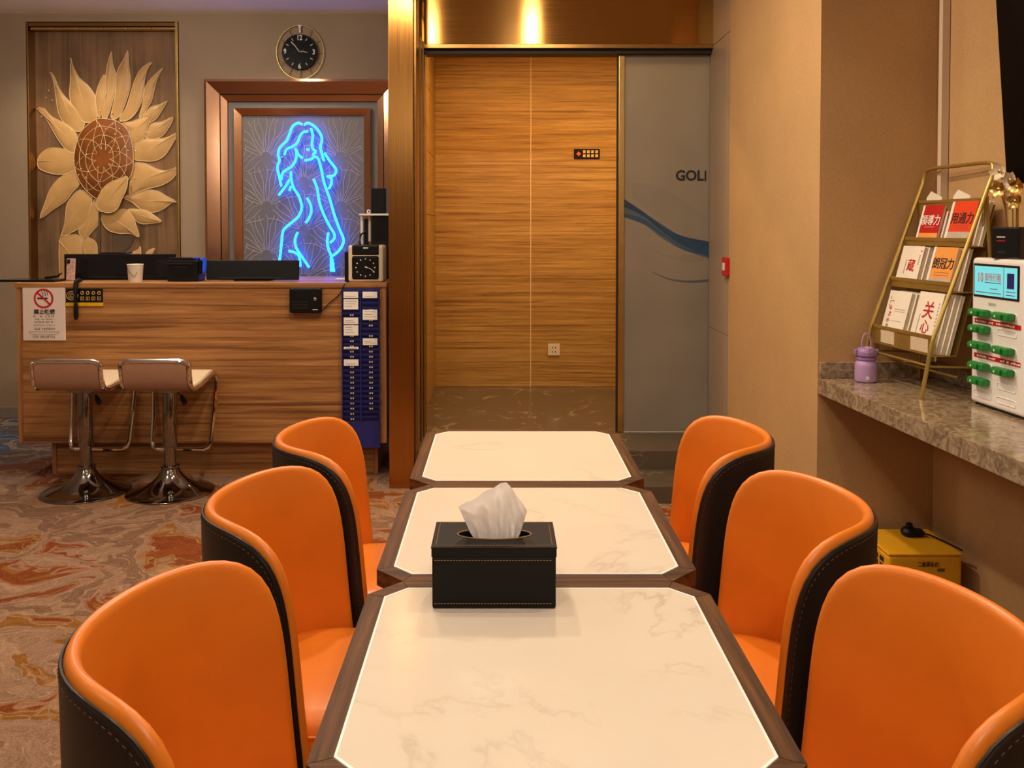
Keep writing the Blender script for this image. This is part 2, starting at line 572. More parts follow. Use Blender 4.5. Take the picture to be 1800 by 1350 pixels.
def m_film(name, col, alpha):
    m, nt, p = mat_base(name)
    n = noise(nt, coords(nt), 5, 3)
    d = tuple(c * .7 for c in col[:3]) + (1,)
    nt.links.new(ramp(nt, n, [(.3, d), (.7, col)]), p.inputs['Base Color'])
    p.inputs['Roughness'].default_value = .3
    p.inputs['Alpha'].default_value = alpha
    return m
M['wave_a'] = m_film('wave_print_deep', srgb(24, 66, 104), .8)
M['wave_b'] = m_film('wave_print_mid', srgb(50, 96, 130), .5)
M['wave_c'] = m_film('wave_print_pale', srgb(110, 136, 150), .07)

M['neon'] = emis('neon_tube', (.008, .135, 1.0, 1), 10)
M['teal_screen'] = emis('teal_screen', (.12, .50, .58, 1), .75)

def m_panel():
    m, nt, p = mat_base('mural_ground')
    v = coords(nt, (26, 1, 1.2), world_=True)
    n = noise(nt, v, 1, 5, .6, .6)
    n2 = noise(nt, coords(nt, (1, 1, 1), world_=True), 2.5, 3)
    a = ramp(nt, n, [(.3, srgb(70, 50, 34)), (.5, srgb(126, 98, 72)), (.7, srgb(160, 126, 92))])
    nt.links.new(mix(nt, .5, a, ramp(nt, n2, [(.35, srgb(96, 76, 58)), (.65, srgb(164, 124, 88))])), p.inputs['Base Color'])
    p.inputs['Roughness'].default_value = .3
    return m
M['mural'] = m_panel()
M['petal'] = plain('petal_relief', srgb(206, 164, 104), .42, var=.14, nscale=6)
M['petal_line'] = plain('petal_outline', srgb(236, 208, 156), .4)
M['disc'] = plain('flower_disc', srgb(128, 72, 28), .35, var=.35, nscale=9)
M['leaf_dark'] = plain('mural_leaf', srgb(92, 76, 62), .4, var=.2, nscale=8)
M['fan_ground'] = plain('fan_panel', srgb(116, 112, 110), .55, var=.06, nscale=12)
M['fan_rib'] = plain('fan_rib', srgb(176, 168, 158), .45)
M['phone_art'] = plain('phone_case', srgb(190, 150, 140), .35, var=.4, nscale=60)
M['pearl'] = plain('pearl', srgb(240, 226, 200), .3)
M['flower_white'] = plain('flower_white', srgb(220, 200, 170), .35, var=.1)

# ------------------------------------------------------------------ room shell
RA = math.atan(.055)                       # the right hand wall runs 3 degrees off the room axis
RO = Vector((1.283, 3.55, 0))              # outer corner of the right hand niche
def RF(x, y, z=0):
    c, s = math.cos(RA), math.sin(RA)
    return Vector((RO.x + c * x - s * y, RO.y + s * x + c * y, z))

YB = 6.40       # wall behind reception
YF = 4.66       # front of the doorway reveal
YG = 5.17       # plane of the sliding door
YC = 6.64       # back of the corridor
ZP = .185       # corridor floor level
DOOR_T = 2.40

struct('floor', MB().box(-4.6, 2.6, -2.6, 6.9, -.06, 0), M['carpet'], 'patterned carpet in taupe, rust and ochre swirls')
struct('ceiling', MB().box(-4.6, 2.6, -2.6, 6.9, CEIL, CEIL + .06), M['ceiling'], 'pale painted ceiling')

# back wall left with the mural recess
SX0, SX1, SZ0, SZ1 = at(45, 40, YB).x, at(314, 40, YB).x, .12, at(45, 38, YB).z
wb = MB()
wb.box(-4.6, SX0, YB, YB + .16, 0, CEIL)
wb.box(SX1, -.593, YB, YB + .16, 0, CEIL)
wb.box(SX0, SX1, YB, YB + .16, SZ1, CEIL)
wb.box(SX0, SX1, YB, YB + .16, 0, SZ0)
wb.box(SX0 - .02, SX1 + .02, YB + .13, YB + .17, SZ0, SZ1)
struct('wall_back', wb, M['paper_left'], 'taupe wallpapered wall behind the reception desk')
struct('wall_left', MB().box(-4.7, -4.6, -2.6, 6.9, 0, CEIL), M['paper_left'], 'taupe wallpapered side wall')
struct('wall_rear', MB().box(-4.6, 2.6, -2.7, -2.6, 0, CEIL), M['paper_left'], 'taupe wall behind the tables')
struct('baseboard_back', MB().rbox(-4.59, -.60, YB - .018, YB - .001, 0, .085, .004), M['base'], 'grey baseboard under the taupe wall')

# partition that ends in the bronze column
struct('wall_partition', MB().box(-.592, -.50, YF + .05, YB + .5, 0, CEIL), M['paper_left'], 'partition between reception and corridor')
t1 = struct('trim_1', None, None, 'brushed bronze column cladding beside the doorway', loc=(-.525, YF, 0))
part('front_cladding', MB().rbox(-.068, .065, -.001, .05, 0, CEIL - .001, .003), M['bronze_v'], t1)
for k, (xa, xb, ya, yb, mt) in enumerate([(.066, .078, .03, .20, 'brass_dark'), (.055, .068, .06, .50, 'black_gap'),
                                          (.066, .082, .26, .33, 'brass_dark'), (.066, .088, .38, .46, 'brass_dark'), (.066, .092, .485, .52, 'brass')]):
    part('jamb_strip', MB().rbox(xa, xb, ya, yb, 0, CEIL - .002 if k < 2 else DOOR_T + .05, .002), M[mt], t1)

# header over the doorway
t2 = struct('trim_2', None, None, 'brushed bronze header panel over the doorway', loc=(.36, YG, 0))
part('header_panel', MB().box(-.80, .95, -.07, .10, DOOR_T + .045, CEIL - .001), M['bronze_h'], t2)
part('header_rail', MB().rbox(-.80, .95, -.085, .10, DOOR_T + .018, DOOR_T + .044, .003), M['brass_dark'], t2)
part('header_track', MB().box(-.80, .95, -.05, .06, DOOR_T - .005, DOOR_T + .017), M['black_gap'], t2)

# tile return on the right of the doorway
tw = struct('wall_return', None, None, 'beige tiled reveal on the right of the doorway')
xr = 1.222
part('backing', MB().box(xr + .012, xr + .12, YF + .05, YG + .12, 0, CEIL), M['black_gap'], tw)
ylo, yhi, ymid = YF + .015, YG + .10, YF + .12
for (z0, z1) in ((0, .805), (.808, 2.435), (2.438, CEIL - .001)):
    for (y0, y1) in ((ylo, ymid - .0012), (ymid + .0012, yhi)):
        part('wall_tile', MB().rbox(xr, xr + .011, y0, y1, z0, z1, .0012, 1), M['tile'], tw)

# right wall: pillar block, end wall of the niche, long wall
def rblock(mb, x0, x1, y0, y1, z0, z1):
    return mb.box(x0, x1, y0, y1, z0, z1)
struct('wall_pillar', rblock(MB(), 0, .60, 0, 1.16, 0, CEIL), M['paper_right'], 'beige textured wallpaper pillar and niche end', loc=RO, rz=RA)
struct('wall_right', rblock(MB(), .485, .60, -6.4, -.001, 0, CEIL), M['paper_right'], 'beige textured wall behind the stone counter', loc=RO, rz=RA)

# corridor
fc = struct('floor_corridor', None, None, 'dark veined marble corridor floor')
part('floor_slab', MB().box(-.50, 2.4, 4.72, YC + .05, .0, ZP), M['marble_dark'], fc)
st = struct('floor_step', MB().rbox(-.455, xr - .002, 4.40, 4.719, .0, .088, .004), M['marble_dark'], 'dark marble step up to the doorway')
wc = struct('wall_corridor', None, None, 'horizontal grained wood panelling at the end of the corridor')
part('backing', MB().box(-.6, 2.4, YC + .014, YC + .08, 0, CEIL), M['black_gap'], wc)
XS = at(933, 400, YC).x
for (x0, x1) in ((-.493, XS - .004), (XS + .004, 1.45), (1.453, 2.4)):
    part('wood_panel', MB().rbox(x0, x1, YC, YC + .013, ZP + .001, 2.72, .001, 1), M['corr_wood'], wc)
part('joint_strip', MB().box(XS - .0035, XS + .0035, YC + .002, YC + .013, ZP + .001, 2.72), M['strip'], wc)
ws = struct('wall_corridor_side', None, None, 'wood panelled side wall of the corridor')
zz = [ZP + .001, .62, 1.05, 1.48, 1.91, 2.34, 2.72]
for a_, b_ in zip(zz[:-1], zz[1:]):
    part('wood_panel', MB().rbox(-.499, -.493, YG + .05, YC - .001, a_, b_ - .003, .001, 1), M['corr_wood'], ws)
struct('ceiling_corridor', MB().box(-.50, 2.4, YG + .11, YC + .05, 2.73, 2.76), M['ceiling'], 'corridor ceiling')
struct('wall_corridor_end', MB().box(2.3, 2.4, YG + .1, YC, ZP, 2.73), M['corr_wood'], 'far end of the corridor')
struct('wall_corridor_front', MB().box(1.36, 2.3, YG + .11, YG + .2, 0, CEIL), M['paper_right'], 'corridor side of the pillar wall')

# sliding frosted door
d1 = struct('door_1', None, None, 'frosted glass sliding door printed with a blue wave', loc=(.70, YG, ZP))
DH = DOOR_T - ZP - .008
gx0, gx1 = at(1097, 400, YG).x - .70, xr - .70 - .002
part('glass_pane', MB().rbox(gx0, gx1, -.006, .006, .004, DH, .001, 1), M['frosted'], d1)
part('door_stile', MB().rbox(gx0 - .036, gx0 - .001, -.016, .016, .002, DH, .003), M['brass'], d1)
part('door_seal', MB().box(gx0 - .046, gx0 - .037, -.008, .008, .002, DH), M['black_gap'], d1)
part('bottom_edge', MB().box(gx0, gx1, -.008, .008, .0, .004), M['cream_plastic'], d1)
def ribbon(pt, pb, mat, off):
    a = smooth_curve([at(x, y, YG) for x, y in pt], 5); b = smooth_curve([at(x, y, YG) for x, y in pb], 5)
    n = len(a); base = Vector((.70, YG, ZP))
    vv = []; ff = []
    for q in (a, b):
        for p_ in q:
            w = p_ - base; vv.append((min(w.x, gx1), -.0064 - off, w.z))
    for i in range(n - 1): ff.append((i, i + 1, n + i + 1, n + i))
    part('printed_wave', MB().add(vv, ff), mat, d1, True)
ribbon([(1097, 350), (1130, 372), (1165, 398), (1200, 415), (1248, 425)], [(1097, 364), (1130, 380), (1165, 408), (1200, 432), (1248, 452)], M['wave_a'], .0002)
ribbon([(1097, 364), (1130, 374), (1165, 395), (1205, 420), (1248, 432)], [(1097, 382), (1135, 396), (1165, 415), (1205, 440), (1248, 455)], M['wave_b'], .0004)
ribbon([(1097, 376), (1130, 384), (1165, 410), (1205, 436), (1248, 448)], [(1097, 381), (1130, 393), (1165, 420), (1205, 441), (1248, 449)], M['wave_b'], .0006)
ribbon([(1110, 322), (1150, 325), (1190, 345), (1220, 366), (1248, 382)], [(1110, 346), (1150, 380), (1190, 408), (1220, 420), (1248, 430)], M['wave_c'], .0008)
ribbon([(1145, 478), (1180, 490), (1215, 493), (1248, 490)], [(1145, 479), (1180, 493), (1215, 497), (1248, 495)], M['wave_b'], .0010)
ribbon([(1150, 440), (1185, 450), (1215, 447), (1248, 430)], [(1150, 442), (1185, 456), (1215, 462), (1248, 456)], M['wave_c'], .0012)
pt = at(1187, 309, YG)
gold = text('lettering', 'GOL', .083, M['ink'], d1, (pt.x - .70, -.0075, pt.z - ZP - .002), align='LEFT', bold=.0026, sx=.96)
pt = at(1238, 309, YG)
part('lettering_stem', MB().box(pt.x - .70, pt.x - .70 + .010, -.0081, -.0069, pt.z - ZP - .031, pt.z - ZP + .029), M['ink'], d1)

# wall plates in the corridor
def onwall(x, y, Y): return at(x, y, Y)
p0 = onwall(1031.5, 270.5, YC)
pl = thing('wall_plaque', 'small black plaque with gold squares on the corridor wood panel', 'sign', (p0.x, YC - .001, p0.z))
part('plate', MB().rbox(-.097, .097, -.008, 0, -.037, .037, .002), M['black_gloss'], pl)
dm = MB()
dm.prism([(.018 * math.cos(t), .018 * math.sin(t)) for t in [k * PI / 2 for k in range(4)]], 0, .001, Matrix.Translation((-.062, -.0082, 0)) @ Matrix.Rotation(PI / 2, 4, 'X'))
part('emblem', dm, M['orange_ink'], pl)
for r_ in range(2):
    for c_ in range(4):
        x_ = -.020 + c_ * .031; z_ = .015 - r_ * .030
        part('glyph', MB().box(x_ - .010, x_ + .010, -.0092, -.008, z_ - .010, z_ + .010), M['gold_ink'], pl)
p0 = onwall(973.5, 614.5, YC)
ou = thing('wall_socket', 'cream square power socket low on the corridor wood wall', 'socket', (p0.x, YC - .001, p0.z))
part('plate', MB().rbox(-.045, .045, -.009, 0, -.045, .045, .003), M['cream_plastic'], ou)
for sx_ in (-.012, .012):
    for sz_ in (-.016, .016):
        part('pin_slot', MB().box(sx_ - .003, sx_ + .003, -.0096, -.0085, sz_ - .006, sz_ + .006), M['black'], ou)
sw = thing('light_switch', 'narrow pale switch plate on the wood side wall inside the doorway', 'switch', (-.4925, 5.32, .80))
part('plate', MB().rbox(0, .008, -.04, .04, -.045, .045, .002), M['cream_plastic'], sw)
part('rocker', MB().rbox(.008, .011, -.02, .02, -.025, .025, .001), M['white_plastic'], sw)
p0 = at(1280, 469, 4.72)
al = thing('fire_alarm', 'small red alarm box on the tiled doorway reveal', 'alarm', (xr, 4.735, p0.z))
part('case', MB().rbox(-.022, 0, -.045, .045, -.05, .05, .004), M['red'], al)
part('call_button', MB().rbox(-.026, -.021, -.018, .018, -.02, .02, .002), M['white_plastic'], al)

# ------------------------------------------------------------------ dining tables
TW, TX, TH = .60, .067, .75
CH = .055            # corner cut
FR = .030            # wooden rim width
def octo(h, c):
    return [(-h + c, -h), (h - c, -h), (h, -h + c), (h, h - c), (h - c, h), (-h + c, h), (-h, h - c), (-h, -h + c)]
def make_table(label, y):
    t = thing('dining_table', label, 'table', (TX, y, 0), 0, 'white marble dining tables pushed together in a row')
    h = TW / 2 - .0008
    out = octo(h, CH); ci = CH - FR * (2 - math.sqrt(2))
    inn = octo(h - FR, ci)
    for i in range(8):
        j = (i + 1) % 8
        q = [out[i], out[j], inn[j], inn[i]]
        c = Vector((sum(p[0] for p in q) / 4, sum(p[1] for p in q) / 4))
        q = [tuple(c + (Vector(p) - c) * .996) for p in q]
        side = i in (2, 6)
        part('rim_piece', MB().prism(q, TH - .030, TH), M['walnut_y' if side else 'walnut'], t)
    part('underside_board', MB().prism(octo(h - .004, CH), TH - .034, TH - .0305), M['walnut'], t)
    bead = MB()
    o2 = octo(h - FR - .0006, ci); i2 = octo(h - FR - .0044, ci - .0015)
    for i in range(8):
        j = (i + 1) % 8
        bead.prism([o2[i], o2[j], i2[j], i2[i]], TH - .02, TH + .0012)
    part('bead', bead, M['white_bead'], t, label='thin white bead around the marble')
    part('marble_top', MB().prism(octo(h - FR - .0045, ci - .0015), TH - .029, TH + .0006), M['marble_white'], t)
    part('pedestal', MB().lathe([(.05, .03), (.032, .06), (.032, TH - .05), (.06, TH - .036)], 20), M['charcoal'], t, True)
    part('base_plate', MB().rbox(-.20, .20, -.20, .20, 0, .022, .006), M['charcoal'], t)
    part('top_bracket', MB().rbox(-.18, .18, -.025, .025, TH - .060, TH - .035, .003), M['charcoal'], t)
    return t
make_table('marble dining table nearest the viewer, holding the black tissue box', 1.278)
make_table('middle marble dining table just behind the tissue box', 1.878)
make_table('farthest marble dining table, next to the doorway', 2.478)

# ------------------------------------------------------------------ dining chairs
def make_chair():
    c = thing('dining_chair', 'x', 'chair', (0, 0, 0), 0, 'orange and brown tub chairs along the tables')
    A, B, PH, HB, NN, Z0 = .252, .258, 1.475, .836, 5.6, .42
    H = HB - Z0; WB = -.20
    # boundary of the unrolled back, resampled evenly
    raw = [(-1, WB), (-1, WB * .5), (-1, 0)]
    for k in range(1, 200):
        t = PI - PI * k / 200
        cc, ss = math.cos(t), math.sin(t)
        raw.append((math.copysign(abs(cc) ** (2 / NN), cc), abs(ss) ** (2 / NN)))
    raw += [(1, 0), (1, WB * .5), (1, WB)]
    P = [Vector((u * PH * A, w * H)) for u, w in raw]
    L = [0]
    for i in range(1, len(P)): L.append(L[-1] + (P[i] - P[i - 1]).length)
    NB = 64; bnd = []; i = 0
    for k in range(NB + 1):
        s_ = L[-1] * k / NB
        while i < len(L) - 2 and L[i + 1] < s_: i += 1
        q = (s_ - L[i]) / max(1e-9, L[i + 1] - L[i])
        p_ = P[i].lerp(P[i + 1], q)
        bnd.append((p_.x / (PH * A), p_.y / H))
    def pos(u, w, off):
        ph = u * PH
        z = Z0 + H * w + .0235 * u * u * max(0, w)
        a, b = A - off, B - off
        # the wing front edge creeps forward towards the seat, the back leans slightly
        fwd = .022 * (1 - max(0, min(1, w))) ** 2 * abs(u) ** 3
        return (-a * math.cos(ph) - .016 * (z - Z0) + fwd, b * math.sin(ph), z)
    def at_r(s, r):
        u, w = bnd[s]
        return u * r, WB + (w - WB) * r
    def surf(rows):
        vv = []; ff = []
        for (r, off) in rows:
            for s in range(NB + 1):
                u, w = at_r(s, r)
                vv.append(pos(u, w, off))
        n = NB + 1
        for j in range(len(rows) - 1):
            for s in range(NB):
                ff.append((j * n + s, j * n + s + 1, (j + 1) * n + s + 1, (j + 1) * n + s))
        return vv, ff
    T = .022; RR = .030
    rows = [(k / 11 * (1 - RR), T + .014 * (1 - (k / 11) ** 6)) for k in range(0, 12)]
    for k in range(1, 9):
        al = PI * k / 8
        rows.append((1 - RR + RR * math.sin(al), T / 2 + T / 2 * math.cos(al)))
    rows.append((.86, .001))
    part('back_pad', MB().add(*surf(rows)), M['orange'], c, True, angle=80)
    rows = [(.972, .002), (.974, -.003), (.970, -.0055)] + [(.965 - .965 * k / 11, -.006) for k in range(0, 12)]
    part('back_shell', MB().add(*surf(rows)), M['brown'], c, True, label='dark brown leather outer shell', angle=80)
    pts = [pos(*at_r(s, .974), -.003) for s in range(NB + 1)]
    part('seam_piping', MB().tube(pts, .0028, 6), M['brown'], c, True)
    stc = MB()
    for s in range(0, NB * 2):
        f0 = s / 2 + .12; f1 = s / 2 + .36
        def ip(f):
            i0 = min(NB - 1, int(f)); q = f - i0
            a_ = Vector(pos(*at_r(i0, .955), -.0064)); b_ = Vector(pos(*at_r(i0 + 1, .955), -.0064))
            return a_.lerp(b_, q)
        if f1 < NB: stc.tube([ip(f0), ip(f1)], .0008, 4)
    o = part('stitching', stc, M['thread_dark'], c)
    # seat cushion: round behind, squarer in front
    def seat_outline(h):
        pl_ = []
        for k in range(25):
            t = PI / 2 + PI * k / 24
            pl_.append((-.02 + (.195 + h) * math.cos(t), (.206 + h) * math.sin(t)))
        fx, r_ = .235 + h, .09
        for k in range(7):
            t = -PI / 2 + PI / 2 * k / 6
            pl_.append((fx - r_ + r_ * math.cos(t), -(.206 + h) + r_ + r_ * math.sin(t)))
        for k in range(7):
            t = PI / 2 * k / 6
            pl_.append((fx - r_ + r_ * math.cos(t), (.206 + h) - r_ + r_ * math.sin(t)))
        return pl_
    def loft(levels):
        vv = []; ff = []
        for (h, z) in levels:
            vv += [(x, y, z) for x, y in seat_outline(h)]
        n = len(seat_outline(0))
        for j in range(len(levels) - 1):
            for i_ in range(n):
                i2_ = (i_ + 1) % n
                ff.append((j * n + i_, j * n + i2_, (j + 1) * n + i2_, (j + 1) * n + i_))
        ff.append(tuple(reversed(range(n)))); ff.append(tuple((len(levels) - 1) * n + i_ for i_ in range(n)))
        return MB().add(vv, ff)
    st_ = part('seat', loft([(-.012, .355), (-.003, .362), (0, .375), (0, .435), (-.004, .452), (-.014, .464), (-.05, .473), (-.11, .477)]), M['orange'], c, True, angle=60)
    part('seat_piping', MB().tube([(x, y, .440) for x, y in seat_outline(.0015)], .0030, 6, True), M['orange'], st_, True)
    part('seat_base', loft([(-.03, .32), (-.012, .33), (-.012, .354)]), M['brown'], c, True)
    for sx_ in (-1, 1):
        for sy_ in (-1, 1):
            lx, ly = sx_ * .15 + .01, sy_ * .15
            part('leg', MB().tube([(lx, ly, .325), (lx + sx_ * .012, ly + sy_ * .012, .17), (lx + sx_ * .03, ly + sy_ * .03, 0.0)], [.017, .015, .010], 10), M['charcoal'], c, True)
    return c
ch = make_chair()
ch.location = (-.336, 1.243, 0); ch.rotation_euler = (0, 0, .028)
ch['label'] = 'orange tub chair nearest the viewer on the left of the tables'
dup(ch, (-.346, 1.823, 0), .004, 'middle orange tub chair on the carpet side of the tables')
dup(ch, (-.346, 2.370, 0), .126, 'farthest orange tub chair on the left, in front of the blue card rack')
dup(ch, (.471, 2.388, 0), PI - .114, 'farthest orange tub chair on the right, by the doorway steps')
dup(ch, (.487, 1.794, 0), PI - .045, 'middle orange tub chair on the right, beside the yellow box')
dup(ch, (.484, 1.233, 0), PI - .076, 'orange tub chair nearest the viewer on the right, cut by the frame')

# ------------------------------------------------------------------ tissue box
BX0, BX1, BY0 = -.1148, .0928, 1.460
tb = thing('tissue_box', 'black leather tissue box with contrast stitching on the nearest table', 'tissue box', ((BX0 + BX1) / 2, BY0 + .062, TH + .0016))
bw, bd, bh = (BX1 - BX0) / 2, .062, .104
part('body', MB().rbox(-bw, bw, -bd, bd, 0, bh - .017, .003), M['black_leather'], tb)
def oval(a, b, n=40): return [(a * math.cos(2 * PI * k / n), b * math.sin(2 * PI * k / n)) for k in range(n)]
def ring_slab(hw, hd, a, b, z0, z1, n=40):
    o_ = []
    for k in range(n):
        t = 2 * PI * k / n; cx_, sy_ = math.cos(t), math.sin(t)
        m_ = max(abs(cx_) / hw, abs(sy_) / hd)
        o_.append((cx_ / m_, sy_ / m_))
    # make sure the corners are there
    for (qx, qy) in ((hw, hd), (-hw, hd), (-hw, -hd), (hw, -hd)):
        k = min(range(n), key=lambda k_: (o_[k_][0] - qx) ** 2 + (o_[k_][1] - qy) ** 2)
        o_[k] = (qx, qy)
    i_ = oval(a, b, n)
    vv = [(x, y, z) for z in (z0, z1) for x, y in o_ + i_]
    ff = []
    for k in range(n):
        j = (k + 1) % n
        ff += [(k, j, n + j, n + k), (2 * n + k, 3 * n + k, 3 * n + j, 2 * n + j), (k, 2 * n + k, 2 * n + j, j), (n + k, n + j, 3 * n + j, 3 * n + k)]
    return MB().add(vv, ff)
lid = part('lid', ring_slab(bw + .001, bd + .001, .062, .024, bh - .0165, bh), M['black_leather'], tb)
part('lid_edge', MB().tube([(-bw - .001, -bd - .001, bh - .001), (bw + .001, -bd - .001, bh - .001), (bw + .001, bd + .001, bh - .001), (-bw - .001, bd + .001, bh - .001)], .0016, 6, True), M['black_leather'], tb, True)
def stitches(pts, step, ln, r, closed=False):
    mb = MB(); pts = [Vector(p) for p in pts]
    if closed: pts.append(pts[0])
    for a_, b_ in zip(pts[:-1], pts[1:]):
        d = b_ - a_; n = max(1, int(d.length / step)); d.normalize()
        for k in range(n):
            q = a_ + d * (k + .2) * step
            mb.tube([q, q + d * ln], r, 4)
    return mb
yf = -bd - .0018
part('stitching', stitches([(-bw + .003, yf, bh - .022), (bw - .003, yf, bh - .022)], .0052, .0034, .0007), M['thread'], tb)
part('stitching', stitches([(-bw + .003, yf, .009), (bw - .003, yf, .009)], .0052, .0034, .0007), M['thread'], tb)
zt = bh + .0006; e_ = .006
part('stitching', stitches([(-bw + e_, -bd + e_, zt), (bw - e_, -bd + e_, zt), (bw - e_, bd - e_, zt), (-bw + e_, bd - e_, zt)], .0052, .0034, .0007, True), M['thread'], lid)
part('oval_trim', MB().tube([(x, y, zt) for x, y in oval(.064, .026)], .0012, 6, True), M['thread'], lid, True)
part('inner_tray', MB().rbox(-.09, .09, -.05, .05, bh - .035, bh - .017, .002), M['paper'], tb)
# pulled up sheet with pleats
ts = thing('tissue', 'crumpled white tissue sheet pulled up out of the box slot', 'tissue', ((BX0 + BX1) / 2 + .003, BY0 + .060, TH + bh - .010))
top_poly = [(-.066, .060), (-.052, .072), (-.034, .080), (-.020, .086), (-.006, .092), (.006, .097), (.018, .096), (.030, .088), (.042, .072), (.054, .052)]
def lerp(a_, b_, t): return a_ + (b_ - a_) * t
def poly_at(t):
    f = t * (len(top_poly) - 1); i0 = min(len(top_poly) - 2, int(f)); q = f - i0
    return lerp(top_poly[i0][0], top_poly[i0 + 1][0], q), lerp(top_poly[i0][1], top_poly[i0 + 1][1], q)
NU, NV = 72, 22
def sheet(ph, amp, y_off, shrink):
    vv = []; ff = []
    for j in range(NV + 1):
        v_ = j / NV
        for i_ in range(NU + 1):
            u_ = i_ / NU
            tx, tz = poly_at(u_)
            tx *= shrink; tz *= shrink
            bx_ = lerp(-.034, .036, u_)
            wx = bx_ + (tx - bx_) * v_ ** .8
            wz = tz * v_
            pleat = (1 - v_) ** .7
            y_ = amp * pleat * math.sin(u_ * 2 * PI * 4.3 + ph + v_ * .6) + .006 * math.sin(u_ * 7 + v_ * 3 + ph) * v_ + y_off * (1 - .2 * v_)
            y_ += .016 * v_ * math.cos((u_ - .55) * 3.0) + .0015 * math.sin(u_ * 31 + v_ * 17)
            y_ -= .010 * v_ * v_ * math.exp(-((u_ - .30) / .12) ** 2)
            wz += .0025 * math.sin(u_ * 19 + 1.7) * v_
            vv.append((wx, y_, wz))
    for j in range(NV):
        for i_ in range(NU):
            a_ = j * (NU + 1) + i_
            ff.append((a_, a_ + 1, a_ + NU + 2, a_ + NU + 1))
    return MB().add(vv, ff)
part('front_fold', sheet(.4, .0085, -.006, 1.0), M['tissue'], ts, True, angle=180)
part('back_fold', sheet(2.1, .006, .008, .94), M['tissue'], ts, True, angle=180)

# ------------------------------------------------------------------ reception desk
DY = 4.84; DT = 1.086
DX0, DX1 = at(31, 640, DY).x, at(679, 640, DY).x
dk = thing('reception_desk', 'long wood grained reception desk with a recessed plinth', 'desk', ((DX0 + DX1) / 2, DY, 0))
hw = (DX1 - DX0) / 2
part('front_panel', MB().box(-hw + .026, hw - .026, .002, .022, .20, DT - .028), M['desk_wood'], dk)
part('side_panel', MB().box(-hw, -hw + .025, 0, .62, .20, DT - .028), M['desk_edge'], dk)
part('side_panel', MB().box(hw - .025, hw, 0, .62, .20, DT - .028), M['desk_edge'], dk)
part('worktop', MB().rbox(-hw - .012, hw + .004, -.006, .64, DT - .027, DT, .002, 1), M['desk_wood'], dk)
part('bottom_board', MB().box(-hw + .026, hw - .026, .023, .60, .20, .222), M['desk_wood'], dk)
part('plinth', MB().box(-hw + .16, hw - .085, .10, .58, 0, .199), M['desk_wood'], dk)
part('plinth_edge', MB().box(-hw + .135, -hw + .158, .095, .58, 0, .199), M['desk_edge'], dk)
part('plinth_edge', MB().box(hw - .083, hw - .062, .095, .58, 0, .199), M['desk_edge'], dk)

# no smoking sign
pc = at(78, 551, DY)
ns = thing('smoking_sign', 'white no smoking notice with a red ring on the desk front', 'sign', (pc.x, DY + .001, pc.z))
sw_, sh_ = .117, .150
part('board', MB().rbox(-sw_, sw_, -.006, 0, -sh_, sh_, .002, 1), M['sign_paper'], ns)
zc, yc_ = .083, -.0066
ringm = MB(); n_ = 48
vv = []; ff = []
for rr_ in (.054, .044):
    for k in range(n_):
        t = 2 * PI * k / n_
        vv += [(rr_ * math.cos(t), yc_ - .0006, zc + rr_ * math.sin(t))]
for k in range(n_):
    j = (k + 1) % n_
    ff.append((k, j, n_ + j, n_ + k))
ringm.add(vv, ff)
ringm.box(-.047, .047, yc_ - .0008, yc_ - .0002, -.0045, .0045, Matrix.Translation((0, 0, zc)) @ Matrix.Rotation(math.radians(43), 4, 'Y'))
part('red_ring', ringm, M['red'], ns)
cg = MB(); cg.box(-.036, .022, yc_ - .0004, yc_ + .0002, zc - .004, zc + .005)
for q in range(3):
    cg.tube([(-.01 + .012 * q + .008 * k - .002 * k * k, yc_, zc + .038 - .009 * k + .003 * q) for k in range(4)], .0016, 5)
part('cigarette', cg, M['ink'], ns)
text('heading', '禁止吸烟', .029, M['ink'], ns, (.003, yc_ - .0004, .008), bold=.0006)
rows_ = [(-.016, .056, .010), (-.031, .048, .004), (-.047, .050, .009), (-.064, .056, .003), (-.084, .058, .013), (-.128, .062, .015)]
for z_, w_, h_ in rows_:
    ln_ = MB(); x_ = -w_
    while x_ < w_:
        g_ = random.uniform(.003, .008)
        if random.random() > .15:
            if h_ > .006:
                ln_.box(x_, x_ + .0018, yc_ - .0004, yc_ + .0002, z_ - h_ / 2, z_ + h_ / 2)
                zz_ = z_ + random.choice((-1, 0, 1)) * h_ * .35
                ln_.box(x_, x_ + g_, yc_ - .0004, yc_ + .0002, zz_ - .001, zz_ + .001)
            else:
                ln_.box(x_, x_ + g_, yc_ - .0004, yc_ + .0002, z_ - h_ / 2, z_ + h_ / 2)
        x_ += g_ + .0025
    part('text_line', ln_, M['ink_grey'] if h_ < .006 else M['ink'], ns)
ban = MB()
for a_, b_ in (((-.085, -.100), (.085, -.100)), ((-.085, -.100), (-.070, -.114)), ((.085, -.100), (.070, -.114)), ((-.070, -.114), (.070, -.114))):
    ban.tube([(a_[0], yc_, a_[1]), (b_[0], yc_, b_[1])], .0008, 4)
part('banner_outline', ban, M['ink_grey'], ns)

